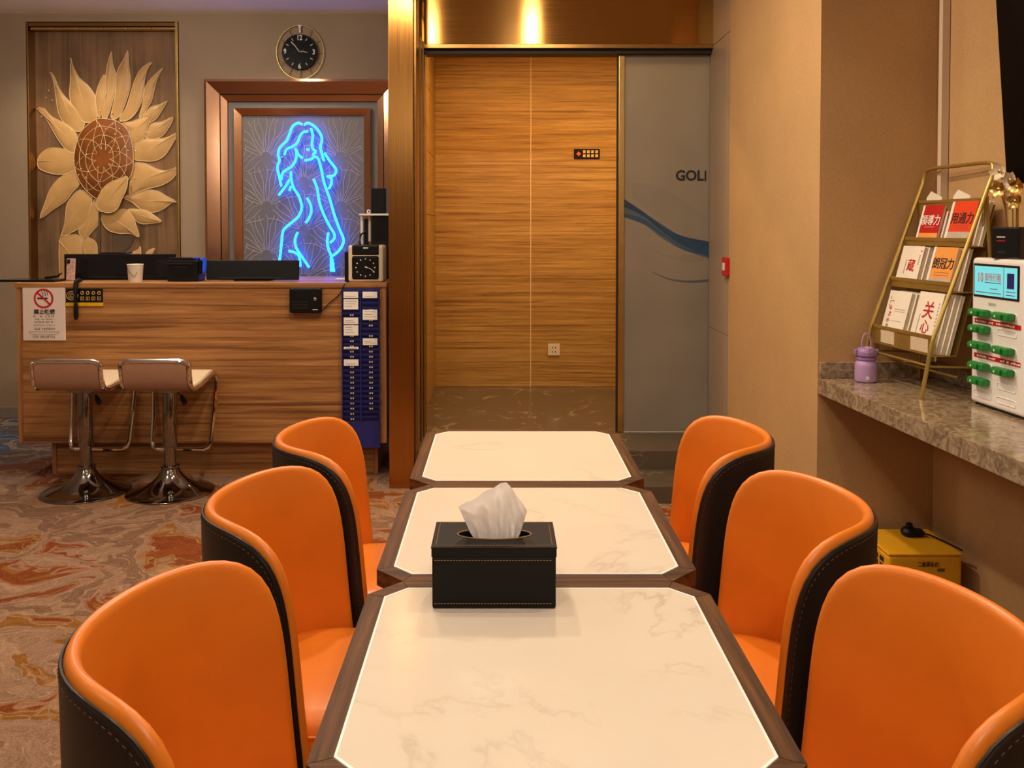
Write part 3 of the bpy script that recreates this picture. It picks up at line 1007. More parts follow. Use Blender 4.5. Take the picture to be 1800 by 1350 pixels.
# black and gold plaque
pc = at(149, 520, DY)
pq = thing('desk_plaque', 'black plaque with gold symbols and a yellow bar on the desk', 'sign', (pc.x, DY + .001, pc.z))
part('plate', MB().box(-.100, .100, -.006, 0, -.036, .038), M['black_gloss'], pq)
part('gold_bar', MB().box(-.102, .102, -.008, 0, -.056, -.037), M['gold_bar'], pq)
em = MB()
for r_ in (.030, .019, .009):
    em.tube([(-.066 + r_ * 1.05 * math.cos(t), -.0068, .001 + r_ * .8 * math.sin(t)) for t in [2 * PI * k / 20 for k in range(20)]], .0022, 5, True)
part('emblem', em, M['gold_ink'], pq, True)
for r_ in range(2):
    for c_ in range(4):
        g = MB(); x_ = -.012 + c_ * .031; z_ = .016 - r_ * .030
        if r_ == 0:
            g.tube([(x_ + .0075 * math.cos(t), -.0068, z_ + .0085 * math.sin(t)) for t in [2 * PI * k / 10 for k in range(10)]], .0022, 5, True)
        else:
            g.tube([(x_ - .008, -.0068, z_ - .009), (x_ + .008, -.0068, z_ - .009), (x_ + .008, -.0068, z_ + .009), (x_ - .008, -.0068, z_ + .009)], .0022, 4, True)
            g.box(x_ - .001, x_ + .001, -.0085, -.006, z_ - .009, z_ + .009)
        part('glyph', g, M['gold_ink'], pq)

# access control terminal on the desk front
pc = at(539, 527.5, DY)
ac = thing('access_terminal', 'black fingerprint time terminal fixed to the desk front', 'terminal', (pc.x, DY + .001, pc.z))
part('case', MB().rbox(-.088, .088, -.035, 0, -.068, .068, .008), M['black'], ac)
part('screen', MB().rbox(-.078, .016, -.0365, -.034, .008, .056, .001), M['black_gloss'], ac)
part('reader_bay', MB().rbox(.030, .078, -.037, -.034, -.030, .040, .002), M['black_gloss'], ac)
part('sensor', MB().lathe([(.009, 0), (.009, .002), (.007, .003)], 16, Matrix.Translation((.054, -.037, .008)) @ Matrix.Rotation(PI / 2, 4, 'X')), M['chrome'], ac, True)
for r_ in range(3):
    for c_ in range(6):
        part('key', MB().box(-.070 + c_ * .014, -.060 + c_ * .014, -.0368, -.034, -.012 - r_ * .016, -.004 - r_ * .016), M['charcoal'], ac)
part('brand_line', MB().box(.040, .068, -.0358, -.034, -.052, -.047), M['cream_plastic'], ac)
cb = thing('power_cable', 'thin black cable from the wall terminal up to the time clock', 'cable', tuple(at(567, 548, DY)))
cpts = [at(567, 546, DY - .02), at(580, 532, DY - .012), at(592, 522, DY - .01), at(600, 512, DY - .012), at(604, 502, DY - .015), at(612, 495.5, DY + .03), at(617, 494, DY + .10)]
part('cord', MB().tube([p - cb.location for p in smooth_curve(cpts, 5)], .0028, 6), M['black'], cb, True)

# blue time card rack
a_, b_ = at(600, 508, DY - .03), at(668, 789, DY - .03)
cr = thing('card_rack', 'tall navy blue time card rack hanging on the desk front', 'card rack', ((a_.x + b_.x) / 2, DY + .001, b_.z))
rw, rh = (b_.x - a_.x) / 2, a_.z - b_.z
part('back_plate', MB().rbox(-rw, rw, -.018, 0, 0, rh, .002, 1), M['navy'], cr)
part('centre_rail', MB().box(-.003, .003, -.030, -.018, .155, rh - .004), M['navy'], cr)
part('side_rail', MB().box(-rw, -rw + .005, -.030, -.018, .155, rh - .004), M['navy'], cr)
part('side_rail', MB().box(rw - .005, rw, -.030, -.018, .155, rh - .004), M['navy'], cr)
NS = 25; pitch = (rh - .165) / NS
pw = rw - .009
pm = MB().add([(-pw / 2, 0, 0), (pw / 2, 0, 0), (pw / 2, -.011, pitch * .62), (-pw / 2, -.011, pitch * .62),
               (-pw / 2, .001, 0), (pw / 2, .001, 0), (pw / 2, -.009, pitch * .62), (-pw / 2, -.009, pitch * .62)],
              [(0, 1, 2, 3), (7, 6, 5, 4), (0, 4, 5, 1), (3, 2, 6, 7), (0, 3, 7, 4), (1, 5, 6, 2)]).mesh('card_pocket')
pm.materials.append(M['navy_dark'])
tm = MB()
for dx in (-.006, .006):
    tm.box(dx - .0035, dx + .0035, -.0007, 0, -.0045, .0045)
tm = tm.mesh('slot_number'); tm.materials.append(M['cream_plastic'])
cards = {0: {0: .034, 2: .056, 5: .036, 7: .056, 10: .012, 13: .034}, 1: {0: .034, 4: .056, 9: .036}}
for c_ in range(2):
    xc_ = (-1 if c_ == 0 else 1) * (rw / 2)
    for s_ in range(NS):
        zb_ = rh - .012 - (s_ + 1) * pitch
        link('card_pocket', pm, None, cr, (xc_, -.0185, zb_))
        if s_ > 7 or (s_ not in cards[c_] and random.random() < .5):
            if not (c_ == 1 and s_ > 22): link('slot_number', tm, None, cr, (xc_ + .004, -.0278, zb_ + pitch * .40))
for c_ in range(2):
    xc_ = (-1 if c_ == 0 else 1) * (rw / 2)
    for s_, h_ in cards[c_].items():
        zb_ = rh - .012 - (s_ + 1) * pitch
        tcard = thing('time_card', 'white time card in the %s column of the blue rack, %s' % (('left', 'right')[c_],
                 {0: 'topmost', 1: 'second from top', 2: 'third from top', 3: 'fourth from top', 4: 'fifth from top', 5: 'lowest'}[list(cards[c_]).index(s_)] if not (c_ == 1 and s_ == 9) else 'lowest'),
                 'card', tuple(cr.location + Vector((xc_, -.030, zb_ - h_ * .25))), 0, 'time cards in the blue rack')
        cwid = pw * .42
        part('sheet', MB().box(-cwid, cwid, -.0022, -.0010, 0, h_), M['paper'], tcard)
        pr = MB()
        for q in range(max(1, int(h_ / .018))):
            z_ = h_ * (.3 + .25 * q)
            pr.box(-cwid * .8, cwid * random.uniform(.1, .8), -.0027, -.0021, z_ - .0009, z_ + .0009)
        part('print', pr, M['ink_grey'], tcard)

# things on the desk
def on_desk(name, label, cat, px, Y, rz=0, group=None):
    p_ = at(px, 490, Y)
    return thing(name, label, cat, (p_.x, Y, DT), rz, group)
fo = on_desk('laptop', 'thin closed black laptop lying on the left end of the desk', 'laptop', 62, 4.99)
part('base', MB().rbox(-.155, .155, -.10, .10, .001, .008, .003), M['black'], fo)
part('lid', MB().rbox(-.155, .155, -.10, .10, .0085, .014, .002), M['black_gloss'], fo)
hs = on_desk('document_clip', 'dark slanted document clip resting on the closed laptop', 'clip', 92, 4.96)
hs.location.z = DT + .0145
part('jaw', MB().tube([(-.04, 0, .008), (-.01, 0, .009), (.03, 0, .016), (.055, 0, .034)], [.007, .007, .006, .004], 8), M['black'], hs, True)
part('spring_wire', MB().tube([(.03, 0, .015), (.045, 0, .028), (.058, 0, .030)], .0018, 6), M['cream_plastic'], hs, True)

bk = on_desk('counter_screen', 'long low black privacy screen standing on the desk behind the cup', 'screen', 212, 5.12)
part('panel', MB().rbox(-.325, .325, -.006, .006, 0.006, .150, .003), M['black_gloss'], bk)
part('foot', MB().rbox(-.32, .32, -.04, .05, 0, .006, .002), M['black'], bk)
part('neon_reflector', MB().rbox(-.12, .03, -.004, .10, .1505, .160, .002), M['black_gloss'], bk)  # glossy plate added to catch the blue reflection of the neon
ph = on_desk('phone', 'phone in a pinkish patterned case leaning on the black screen', 'phone', 124, 5.02)
part('case', MB().rbox(-.025, .025, -.005, .005, 0.001, .128, .004, M=Matrix.Rotation(-.10, 4, 'X')), M['phone_art'], ph)
part('camera_bump', MB().rbox(-.021, -.004, -.0075, -.004, .098, .122, .002, M=Matrix.Rotation(-.10, 4, 'X')), M['black_gloss'], ph)
cu = on_desk('paper_cup', 'white paper cup with a brown line on the desk', 'cup', 238, 4.90)
part('cup_wall', MB().lathe([(.034, 0), (.036, .004), (.0425, .096), (.0435, .098), (.0425, .101), (.041, .099), (.034, .006)], 32), M['cover_white'], cu, True)
part('rim', MB().tube([(.0430 * math.cos(t), .0430 * math.sin(t), .099) for t in [2 * PI * k / 32 for k in range(32)]], .0020, 6, True), M['paper'], cu, True)
band = []
for k in range(9):
    t = -2.45 + k * .19; z_ = .078 - .050 * min(1, k / 6) + (.03 * (k - 6) / 2 if k > 6 else 0)
    r_ = .0352 + .0075 * z_ / .1 + .0012
    band.append((r_ * math.cos(t), r_ * math.sin(t), z_))
part('printed_line', MB().tube(band, .0014, 5), M['stem'], cu, True)
pr = on_desk('receipt_printer', 'black receipt printer beside the cup on the desk', 'printer', 327, 5.00)
part('body', MB().rbox(-.085, .085, -.06, .08, 0, .120, .006), M['black'], pr)
part('lid', MB().rbox(-.075, .060, -.058, .07, .1205, .136, .004), M['black_gloss'], pr)
part('paper_slot', MB().box(-.088, .06, -.066, -.058, .098, .105), M['charcoal'], pr)
part('front_hatch', MB().rbox(-.05, .03, -.063, -.059, .035, .085, .002), M['black_gloss'], pr)
part('side_gloss', MB().rbox(.0855, .095, -.04, .07, .04, .130, .002), M['black_gloss'], pr)
mo = on_desk('monitor', 'low black monitor seen from behind on the desk below the blue figure', 'monitor', 444, 5.02)
part('housing', MB().rbox(-.262, .262, -.012, .018, .006, .118, .004, M=Matrix.Rotation(-.12, 4, 'X')), M['black'], mo)
part('foot', MB().rbox(-.10, .10, -.03, .08, 0, .006, .002), M['black'], mo)
part('lower_ridge', MB().rbox(-.18, .18, -.018, -.011, .012, .018, .001, M=Matrix.Rotation(-.12, 4, 'X')), M['charcoal'], mo)
pp = on_desk('paper_slip', 'white slip of paper on the desk beside the time clock', 'paper', 605, 5.2)
part('sheet', MB().box(-.05, .05, -.05, .05, .0005, .0025), M['paper'], pp)
hb = thing('hanging_brush', 'black long handled brush hanging over the desk edge', 'brush', tuple(at(135, 497, DY - .012)))
part('strap', MB().tube([(.0, .05, .010), (.0, .015, .012), (0, -.006, .006), (0, -.014, -.02), (0, -.014, -.10)], [.010, .012, .013, .013, .009], 8), M['black'], hb, True)
part('handle', MB().tube([(0, -.014, -.10), (0, -.014, -.115), (0, -.014, -.15), (0, -.014, -.19), (0, -.014, -.203)], [.007, .010, .013, .012, .006], 10), M['black'], hb, True)

# time clock
tc = on_desk('time_clock', 'cream punch card time clock with a black dial on the desk end', 'time clock', 645, 4.94)
part('body', MB().rbox(-.097, .097, -.05, .10, 0, .206, .014, 3), M['cream_plastic'], tc)
part('top_bay', MB().rbox(-.076, .076, -.054, .06, .150, .2075, .008), M['black'], tc)
part('dial_glass', MB().rbox(-.074, .074, -.055, -.045, .018, .146, .010, 3), M['black_gloss'], tc)
mk = MB()
for k in range(12):
    t = 2 * PI * k / 12
    x_, z_ = .052 * math.sin(t), .082 + .048 * math.cos(t)
    mk.box(x_ - .0028, x_ + .0028, -.0560, -.0545, z_ - .0028, z_ + .0028)
part('hour_marks', mk, M['paper'], tc)
part('hand', MB().tube([(0, -.0565, .086), (.03, -.0565, .074), (.052, -.0565, .056)], .0014, 5), M['paper'], tc)
part('hand', MB().tube([(-.002, -.0565, .086), (.010, -.0565, .082)], .0034, 6), M['paper'], tc)
part('top_label', MB().box(-.012, .016, -.0556, -.0535, .188, .194), M['paper'], tc)
part('side_pod', MB().rbox(-.122, -.098, -.02, .08, 0, .17, .006), M['black'], tc)

# machine stand behind the clock
sd = on_desk('equipment_stand', 'white topped black equipment stand behind the time clock', 'stand', 662, 5.28)
x0_ = at(636, 400, 5.28).x - sd.location.x; x1_ = -.603 - sd.location.x
zt_ = at(650, 376, 5.28).z - DT
part('top_shelf', MB().rbox(x0_, x1_, -.10, .12, zt_ - .012, zt_, .003), M['white_plastic'], sd)
part('post', MB().rbox(x0_ + .001, x0_ + .016, -.06, -.045, .20, zt_ - .0125, .003), M['white_plastic'], sd)
part('post', MB().rbox(x0_ + .048, x0_ + .062, -.06, -.045, .22, zt_ - .0125, .003), M['cream_plastic'], sd)
part('post_foot', MB().rbox(x0_ + .001, x0_ + .070, -.06, .06, 0, .19, .004), M['black'], sd)
part('cabinet', MB().rbox(x0_ + .072, x1_, -.09, .12, 0, zt_ - .0125, .004), M['black_gloss'], sd)
part('inner_panel', MB().rbox(x0_ + .020, x0_ + .046, -.05, -.03, .20, zt_ - .03, .003), M['black'], sd)
bb = on_desk('speaker_box', 'plain black box on the white stand shelf beside the bronze column', 'speaker', 669, 5.28)
bb.location.z = DT + zt_ + .0005
part('cabinet', MB().rbox(-.045, .043, -.06, .08, 0, .150, .003), M['black_gloss'], bb)
part('grille', MB().rbox(-.038, .036, -.0625, -.0605, .008, .142, .001), M['black'], bb)
wc_ = on_desk('web_camera', 'tiny round blue white camera on the white stand shelf', 'camera', 649, 5.24)
wc_.location.z = DT + zt_ + .0005
part('ball', MB().lathe([(.004, 0), (.011, .004), (.013, .012), (.011, .021), (.004, .025)], 16), M['white_plastic'], wc_, True)
part('lens', MB().lathe([(.005, 0), (.005, .004)], 12, Matrix.Translation((0, -.011, .013)) @ Matrix.Rotation(PI / 2, 4, 'X')), M['navy'], wc_, True)
kc = thing('loose_cables', 'looped black cables drooping behind the time clock', 'cable', tuple(at(638, 420, 5.18)))
for k in range(3):
    q = [at(646 - 2 * k, 405 + 3 * k, 5.19), at(636 - 1.5 * k, 412, 5.18), at(632 + k, 428, 5.16), at(634 + 3 * k, 440, 5.14)]
    part('cord', MB().tube([p - kc.location for p in smooth_curve(q, 5)], .003, 6), M['black'], kc, True)

# ------------------------------------------------------------------ bar stools
def make_stool(label, x, y):
    s = thing('bar_stool', label, 'stool', (x, y, 0), 0, 'chrome bar stools at the reception desk')
    prof = [(.215, .0), (.217, .006), (.212, .010), (.18, .017), (.13, .034), (.09, .060), (.062, .088), (.048, .112), (.042, .128), (.045, .132), (.045, .140), (.034, .143)]
    part('base', MB().lathe([(r * 1.03, z) for r, z in prof], 56), M['chrome_dark'], s, True)
    part('lower_column', MB().lathe([(.030, .14), (.030, .245)], 28), M['chrome_dark'], s, True)
    part('upper_column', MB().lathe([(.0345, .240), (.036, .244), (.036, .530), (.034, .535)], 28), M['chrome_dark'], s, True)
    part('seat_bracket', MB().add([(-.12, -.06, .560), (.12, -.06, .560), (.12, .06, .560), (-.12, .06, .560), (-.045, -.045, .530), (.045, -.045, .530), (.045, .045, .530), (-.045, .045, .530)],
         [(0, 1, 2, 3), (7, 6, 5, 4), (0, 4, 5, 1), (1, 5, 6, 2), (2, 6, 7, 3), (3, 7, 4, 0)]), M['chrome_dark'], s)
    # side profile of the seat (depth, height): low back towards the viewer, seat, rolled front edge
    side = smooth_curve([(0, -.196, .712), (0, -.193, .660), (0, -.178, .602), (0, -.150, .575), (0, -.10, .567), (0, .0, .572), (0, .10, .588), (0, .17, .600), (0, .205, .594), (0, .225, .570)], 4)
    W = .172
    fr = []
    for p_ in side: fr.append((-W, p_.y, p_.z))
    fr += [(-W, .228, .52), (-W + .008, .20, .35), (-W + .012, .165, .23), (-W + .022, .155, .198), (-W + .045, .152, .186)]
    fr += [(W - .045, .152, .186), (W - .022, .155, .198), (W - .012, .165, .23), (W - .008, .20, .35), (W, .228, .52)]
    for p_ in reversed(side): fr.append((W, p_.y, p_.z))
    fr += [(W - .006, -.196, .704), (W - .022, -.197, .716), (W - .05, -.197, .720), (-W + .05, -.197, .720), (-W + .022, -.197, .716), (-W + .006, -.196, .704)]
    rad = .0125
    part('frame', MB().tube(fr, rad, 10, True), M['chrome'], s, True)
    # padded seat and the tan back of the backrest
    def slab(off0, off1, i0, i1, w):
        mb = MB(); vv = []; ff = []
        for off in (off0, off1):
            for i_ in range(i0, i1):
                a_ = side[max(0, i_ - 1)]; b_ = side[min(len(side) - 1, i_ + 1)]
                d = (b_ - a_).normalized(); n_ = Vector((0, -d.z, d.y))
                q = side[i_] + n_ * off
                vv += [(-w, q.y, q.z), (w, q.y, q.z)]
        k = i1 - i0
        for b in range(k - 1):
            ff.append((2 * b, 2 * b + 1, 2 * b + 3, 2 * b + 2))
            o_ = 2 * k
            ff.append((o_ + 2 * b, o_ + 2 * b + 2, o_ + 2 * b + 3, o_ + 2 * b + 1))
            ff.append((2 * b, 2 * b + 2, o_ + 2 * b + 2, o_ + 2 * b)); ff.append((2 * b + 1, o_ + 2 * b + 1, o_ + 2 * b + 3, 2 * b + 3))
        ff.append((0, 2 * k, 2 * k + 1, 1)); e = 2 * (k - 1); ff.append((e, e + 1, 2 * k + e + 1, 2 * k + e))
        return mb.add(vv, ff)
    part('seat_pad', slab(.002, .016, 0, len(side) - 3, W - .012), M['cream_vinyl'], s, True)
    part('back_panel', slab(-.008, .0015, 0, len(side) - 3, W - .012), M['tan_vinyl'], s, True, label='tan back and underside of the seat')
    part('lift_lever', MB().tube([(.03, -.02, .535), (.075, -.05, .52), (.085, -.055, .512)], .004, 6), M['chrome_dark'], s, True)
    part('lever_grip', MB().tube([(.080, -.053, .522), (.092, -.060, .500), (.108, -.066, .478)], [.006, .014, .012], 8), M['black'], s, True)
    return s
make_stool('chrome bar stool by the no smoking notice, left of the pair', at(152, 868, 4.60).x, 4.60)
make_stool('chrome bar stool on the right of the pair, nearer the tables', at(300, 868, 4.60).x, 4.60)

# ------------------------------------------------------------------ wall clock
pc = at(528.5, 93, YB)
ck = thing('wall_clock', 'round black wall clock inside a thin gold ring', 'clock', (pc.x, YB - .001, pc.z))
PXM = YB / F_PX
def face(r0, r1, y0, y1, n=48):
    m_ = MB()
    return m_.lathe([(r0, 0), (r1, y1 - y0)], n, Matrix.Translation((0, y1, 0)) @ Matrix.Rotation(PI / 2, 4, 'X'))
part('face', face(.128, .126, -.036, -.020), M['tv_screen'], ck, True)
part('mount', face(.05, .05, -.020, 0), M['black'], ck, True)
R_ = .170
part('ring', MB().tube([(R_ * math.cos(t), -.018, R_ * 1.13 * math.sin(t)) for t in [2 * PI * k / 64 for k in range(64)]], .0032, 6, True), M['rack_gold'], ck, True)
for k in range(12):
    if k == 0: continue
    t = 2 * PI * k / 12
    s_, c_ = math.sin(t), math.cos(t)
    part('spoke', MB().tube([(.118 * s_, -.018, .118 * c_), (R_ * s_, -.018, R_ * 1.13 * c_)], .0030, 5), M['rack_gold'], ck)
for k in (1, 2, 4, 5, 7, 8, 10, 11):
    t = 2 * PI * k / 12
    s_, c_ = math.sin(t), math.cos(t)
    part('hour_mark', MB().tube([(.090 * s_, -.0375, .090 * c_), (.110 * s_, -.0375, .110 * c_)], .0030, 5), M['paper'], ck)
for tx_, (x_, z_) in {'12': (0, .100), '3': (.102, -.002), '6': (0, -.104), '9': (-.104, .002)}.items():
    text('numeral', tx_, .052, M['paper'], ck, (x_, -.0372, z_), bold=.001, sx=.8)
part('hour_hand', MB().tube([(0, -.040, 0), (.03, -.040, .002), (.058, -.040, -.006)], [.0032, .004, .002], 6), M['cream_plastic'], ck)
part('minute_hand', MB().tube([(0, -.042, 0), (-.030, -.042, .042), (-.058, -.042, .070)], [.0026, .003, .004], 6), M['paper'], ck)
part('second_hand', MB().tube([(.04, -.044, .020), (-.062, -.044, -.022)], .0013, 5), M['ink_grey'], ck)
part('top_charm', MB().add([(-.016, -.024, .196), (.016, -.024, .196), (.004, -.024, .172), (.008, -.024, .142), (-.006, -.024, .142), (-.004, -.024, .172),
      (-.016, -.018, .196), (.016, -.018, .196), (.004, -.018, .172), (.008, -.018, .142), (-.006, -.018, .142), (-.004, -.018, .172)],
     [(0, 5, 4, 3, 2, 1), (6, 7, 8, 9, 10, 11), (0, 1, 7, 6), (1, 2, 8, 7), (2, 3, 9, 8), (3, 4, 10, 9), (4, 5, 11, 10), (5, 0, 6, 11)]), M['pearl'], ck)

# ------------------------------------------------------------------ sunflower mural in the recess
YM = YB + .10
mu = thing('sunflower_mural', 'tall relief mural of a pale gold sunflower set in the wall recess', 'mural', ((SX0 + SX1) / 2, YM, SZ0 + .002))
mo_ = mu.location.copy()
def z1(x, y, Y=YM - .02): return at(x / 2.8125, y / 2.8125, Y) - mo_
xa, xb = SX0 - mo_.x + .002, SX1 - mo_.x - .002
xs_ = z1(545, 700).x
part('mural_board', MB().box(xa, xs_ - .001, 0, .025, 0, SZ1 - SZ0 - .004), M['mural'], mu)
part('mural_board', MB().box(xs_ + .001, xb, 0, .025, 0, SZ1 - SZ0 - .004), M['mural'], mu)
zt_ = SZ1 - SZ0
part('edge_trim', MB().rbox(xa, xa + .014, -.105, -.082, 0, zt_ - .006, .002), M['brass_dark'], mu)
part('edge_trim', MB().rbox(xb - .022, xb - .002, -.115, -.085, 0, zt_ - .006, .003), M['brass'], mu)
part('edge_reveal', MB().box(xa, xa + .012, -.08, -.001, 0, zt_ - .006), M['brass_dark'], mu)
part('top_rail', MB().rbox(xa + .016, xb - .024, -.10, -.06, zt_ - .035, zt_ - .008, .003), M['brass_dark'], mu)
for k in range(6):
    xk = xa + .02 + (xb - xa - .05) * k / 6
    part('rail_segment', MB().rbox(xk + .003, xk + (xb - xa - .05) / 6, -.09, -.055, zt_ - .058, zt_ - .038, .004), M['brass'], mu)
petals = [
 [(242,355),(262,375),(290,440),(330,490),(385,540),(410,580),(412,620),(390,650),(340,635),(300,590),(282,545),(272,480),(262,410)],
 [(345,285),(355,320),(385,380),(430,420),(465,470),(478,530),(472,590),(420,605),(380,570),(350,520),(340,460),(345,390)],
 [(515,370),(520,430),(515,500),(500,560),(485,580),(475,540),(470,480),(480,430),(500,385)],
 [(547,255),(552,310),(570,370),(568,430),(555,490),(535,560),(520,585),(500,575),(510,540),(525,480),(518,420),(520,360),(532,300)],
 [(628,248),(632,310),(640,370),(640,430),(620,500),(590,570),(560,590),(545,570),(560,500),(570,440),(570,380),(585,330),(610,290)],
 [(748,308),(725,345),(712,400),(708,450),(690,520),(650,580),(600,600),(590,580),(620,530),(640,470),(655,420),(680,360),(715,322)],
 [(802,335),(775,385),(760,440),(745,500),(700,570),(685,575),(700,520),(710,450),(725,410),(760,370)],
 [(825,498),(800,540),(770,585),(735,605),(720,585),(700,580),(730,540),(750,525),(790,515)],
 [(745,570),(730,620),(715,670),(690,700),(650,715),(640,680),(635,640),(600,610),(650,600),(700,580)],
 [(853,577),(835,625),(800,670),(760,685),(715,680),(730,640),(745,610),(800,600)],
 [(877,655),(850,710),(810,770),(760,795),(700,795),(660,785),(655,725),(700,690),(760,685),(820,680)],
 [(880,825),(855,880),(800,915),(740,930),(690,945),(640,965),(640,900),(655,840),(665,805),(720,810),(780,838),(830,842)],
 [(872,998),(845,1003),(810,1030),(760,1050),(700,1040),(650,1000),(605,975),(660,960),(720,940),(775,945),(820,970)],
 [(795,1095),(740,1105),(690,1105),(650,1070),(630,1035),(680,1035),(720,1040),(760,1065)],
 [(685,1172),(640,1155),(590,1155),(535,1140),(505,1105),(495,1060),(530,1055),(570,1040),(620,1035),(655,1070),(670,1115)],
 [(412,1195),(385,1145),(395,1125),(430,1060),(455,1000),(470,985),(495,1030),(495,1090),(460,1135),(435,1165)],
 [(297,1175),(315,1110),(325,1020),(345,980),(390,940),(448,965),(445,1020),(430,1070),(400,1120),(350,1150)],
 [(195,1080),(220,1000),(245,935),(290,880),(340,855),(380,840),(388,910),(355,950),(320,995),(260,1035)],
 [(180,795),(190,770),(220,740),(265,730),(320,738),(365,755),(370,835),(320,860),(260,860),(200,840),(182,820)],
 [(180,535),(215,537),(250,575),(310,605),(350,630),(380,680),(372,750),(330,745),(290,700),(260,650),(225,590)],
 [(605,1345),(640,1260),(680,1235),(692,1220),(693,1285),(680,1345)],
 [(695,1345),(720,1250),(762,1228),(750,1255),(735,1345)],
 [(735,1345),(760,1268),(825,1260),(815,1285),(790,1345)],
 [(290,1190),(330,1165),(385,1165),(400,1220),(390,1290),(365,1400),(300,1400)],
 [(400,1180),(430,1175),(470,1200),(478,1260),(450,1330),(430,1400),(380,1400),(395,1300)],
]
over = [(638,875),(635,930),(610,985),(590,1030),(555,1052),(510,1045),(485,1020),(490,985),(520,930),(560,900),(600,885)]
def petal(pts, y0, k=0, base=None):
    P_ = smooth_curve([Vector((x, y, 0)) for x, y in pts], 3, True)
    cx_ = sum(p_.x for p_ in P_) / len(P_); cy_ = sum(p_.y for p_ in P_) / len(P_)
    cz = Vector((cx_, cy_, 0))
    n = len(P_); vv = []; ff = []
    for (sc, dep) in ((1, 0), (1, .004), (.82, .009), (.55, .013), (.25, .015)):
        for p_ in P_:
            q = cz + (p_ - cz) * sc
            w = z1(q.x, q.y); vv.append((w.x, y0 - dep, w.z))
    for j in range(4):
        for i_ in range(n):
            i2 = (i_ + 1) % n
            ff.append((j * n + i_, j * n + i2, (j + 1) * n + i2, (j + 1) * n + i_))
    ff.append(tuple(4 * n + i_ for i_ in range(n)))
    o = part('petal', MB().add(vv, ff), M['petal'], mu, True, angle=70)
    tube = [(z1(p_.x, p_.y).x, y0 - .0045, z1(p_.x, p_.y).z) for p_ in P_]
    part('petal_outline', MB().tube(tube, .0028, 5, True), M['petal_line'], o, True)
    # midrib from tip to base
    tip = Vector((*pts[0], 0)); end = Vector((*(base or (515, 785)), 0))
    ve = []
    for q in range(7):
        f = q / 6
        p_ = tip.lerp(cz, f * 1.35) if f * 1.35 < 1 else cz.lerp(cz + (cz - tip) * .35, (f * 1.35 - 1) / .35)
        w = z1(p_.x, p_.y); ve.append((w.x, y0 - .0125 - .004 * math.sin(PI * f), w.z))
    part('midrib', MB().tube(ve, .0020, 4), M['petal_line'], o, True)
    return o
for k, pts in enumerate(petals): petal(pts, -.002 - .0015 * (k % 3), k)
disc = [(475,590),(530,588),(590,605),(635,650),(655,720),(660,800),(650,860),(620,905),(560,950),(490,985),(430,945),(385,880),(366,800),(375,720),(405,645)]
P_ = smooth_curve([Vector((x, y, 0)) for x, y in disc], 3, True)
cz = Vector((515, 785, 0)); n = len(P_); vv = []; ff = []
for (sc, dep) in ((1, 0), (1, .010), (.85, .020), (.6, .028), (.3, .033)):
    for p_ in P_:
        q = cz + (p_ - cz) * sc; w = z1(q.x, q.y); vv.append((w.x, -.010 - dep, w.z))
for j in range(4):
    for i_ in range(n):
        i2 = (i_ + 1) % n
        ff.append((j * n + i_, j * n + i2, (j + 1) * n + i2, (j + 1) * n + i_))
ff.append(tuple(4 * n + i_ for i_ in range(n)))
do = part('flower_disc', MB().add(vv, ff), M['disc'], mu, True, angle=70)
def dz(sc):
    tb_ = [(1, .010), (.85, .020), (.6, .028), (.3, .033), (0, .033)]
    for (s0, d0), (s1, d1_) in zip(tb_[:-1], tb_[1:]):
        if sc >= s1: return -.010 - (d0 + (d1_ - d0) * (s0 - sc) / (s0 - s1)) - .0008
    return -.0445
for sc in (1, .80, .58, .36):
    part('disc_ring', MB().tube([(lambda w: (w.x, dz(sc), w.z))(z1(*(cz + (p_ - cz) * sc)[:2])) for p_ in P_], .0026 if sc == 1 else .0018, 5, True), M['petal_line'], do, True)
for k in range(9):
    a0 = 2 * PI * k / 9
    for sgn in (1, -1):
        q = []
        for j in range(8):
            sc = .98 - .75 * j / 7; i_ = (a0 + sgn * j * .10) / (2 * PI) * n
            p_ = P_[int(i_) % n].lerp(P_[(int(i_) + 1) % n], i_ % 1)
            w = z1(*(cz + (p_ - cz) * sc)[:2]); q.append((w.x, dz(sc), w.z))
        part('disc_vein', MB().tube(q, .0016, 4), M['petal_line'], do, True)
petal(over, -.044)
pearl_m = MB().lathe([(.0015, 0), (.004, .002), (.0045, .0045), (.003, .007), (.0008, .008)], 8, Matrix.Rotation(PI / 2, 4, 'X')).mesh('pearl', True)
pearl_m.materials.append(M['pearl'])
for (x, y) in [(398,865),(434,878),(410,835),(375,795),(437,765),(575,665),(608,680),(625,727),(590,735),(628,768),(598,637),(500,625),(565,615),(530,640),(640,745),(505,890),(655,900),(665,880),(240,447),(228,482),(258,495),(205,575),(493,548),(555,557),(725,655),(785,645),(833,630),(670,745)]:
    w = z1(x, y); link('pearl', pearl_m, None, mu, (w.x, -.043 if 370 < x < 660 and 590 < y < 980 else -.016, w.z))
w0 = [(492, 1050), (486, 1150), (488, 1300), (490, 1500)]
part('flower_stem', MB().tube([(z1(x, y).x, -.008, z1(x, y).z) for x, y in w0], .010, 8), M['leaf_dark'], mu, True)
lf = [(560,1160),(620,1160),(668,1160),(640,1220),(590,1260),(565,1290)]
w1 = [z1(x, y) for x, y in lf]
part('leaf', MB().add([(w.x, -.001, w.z) for w in w1] + [(w.x, -.006, w.z) for w in w1], [(5, 4, 3, 2, 1, 0), (6, 7, 8, 9, 10, 11)] + [(i_, (i_ + 1) % 6, 6 + (i_ + 1) % 6, 6 + i_) for i_ in range(6)]), M['leaf_dark'], mu)

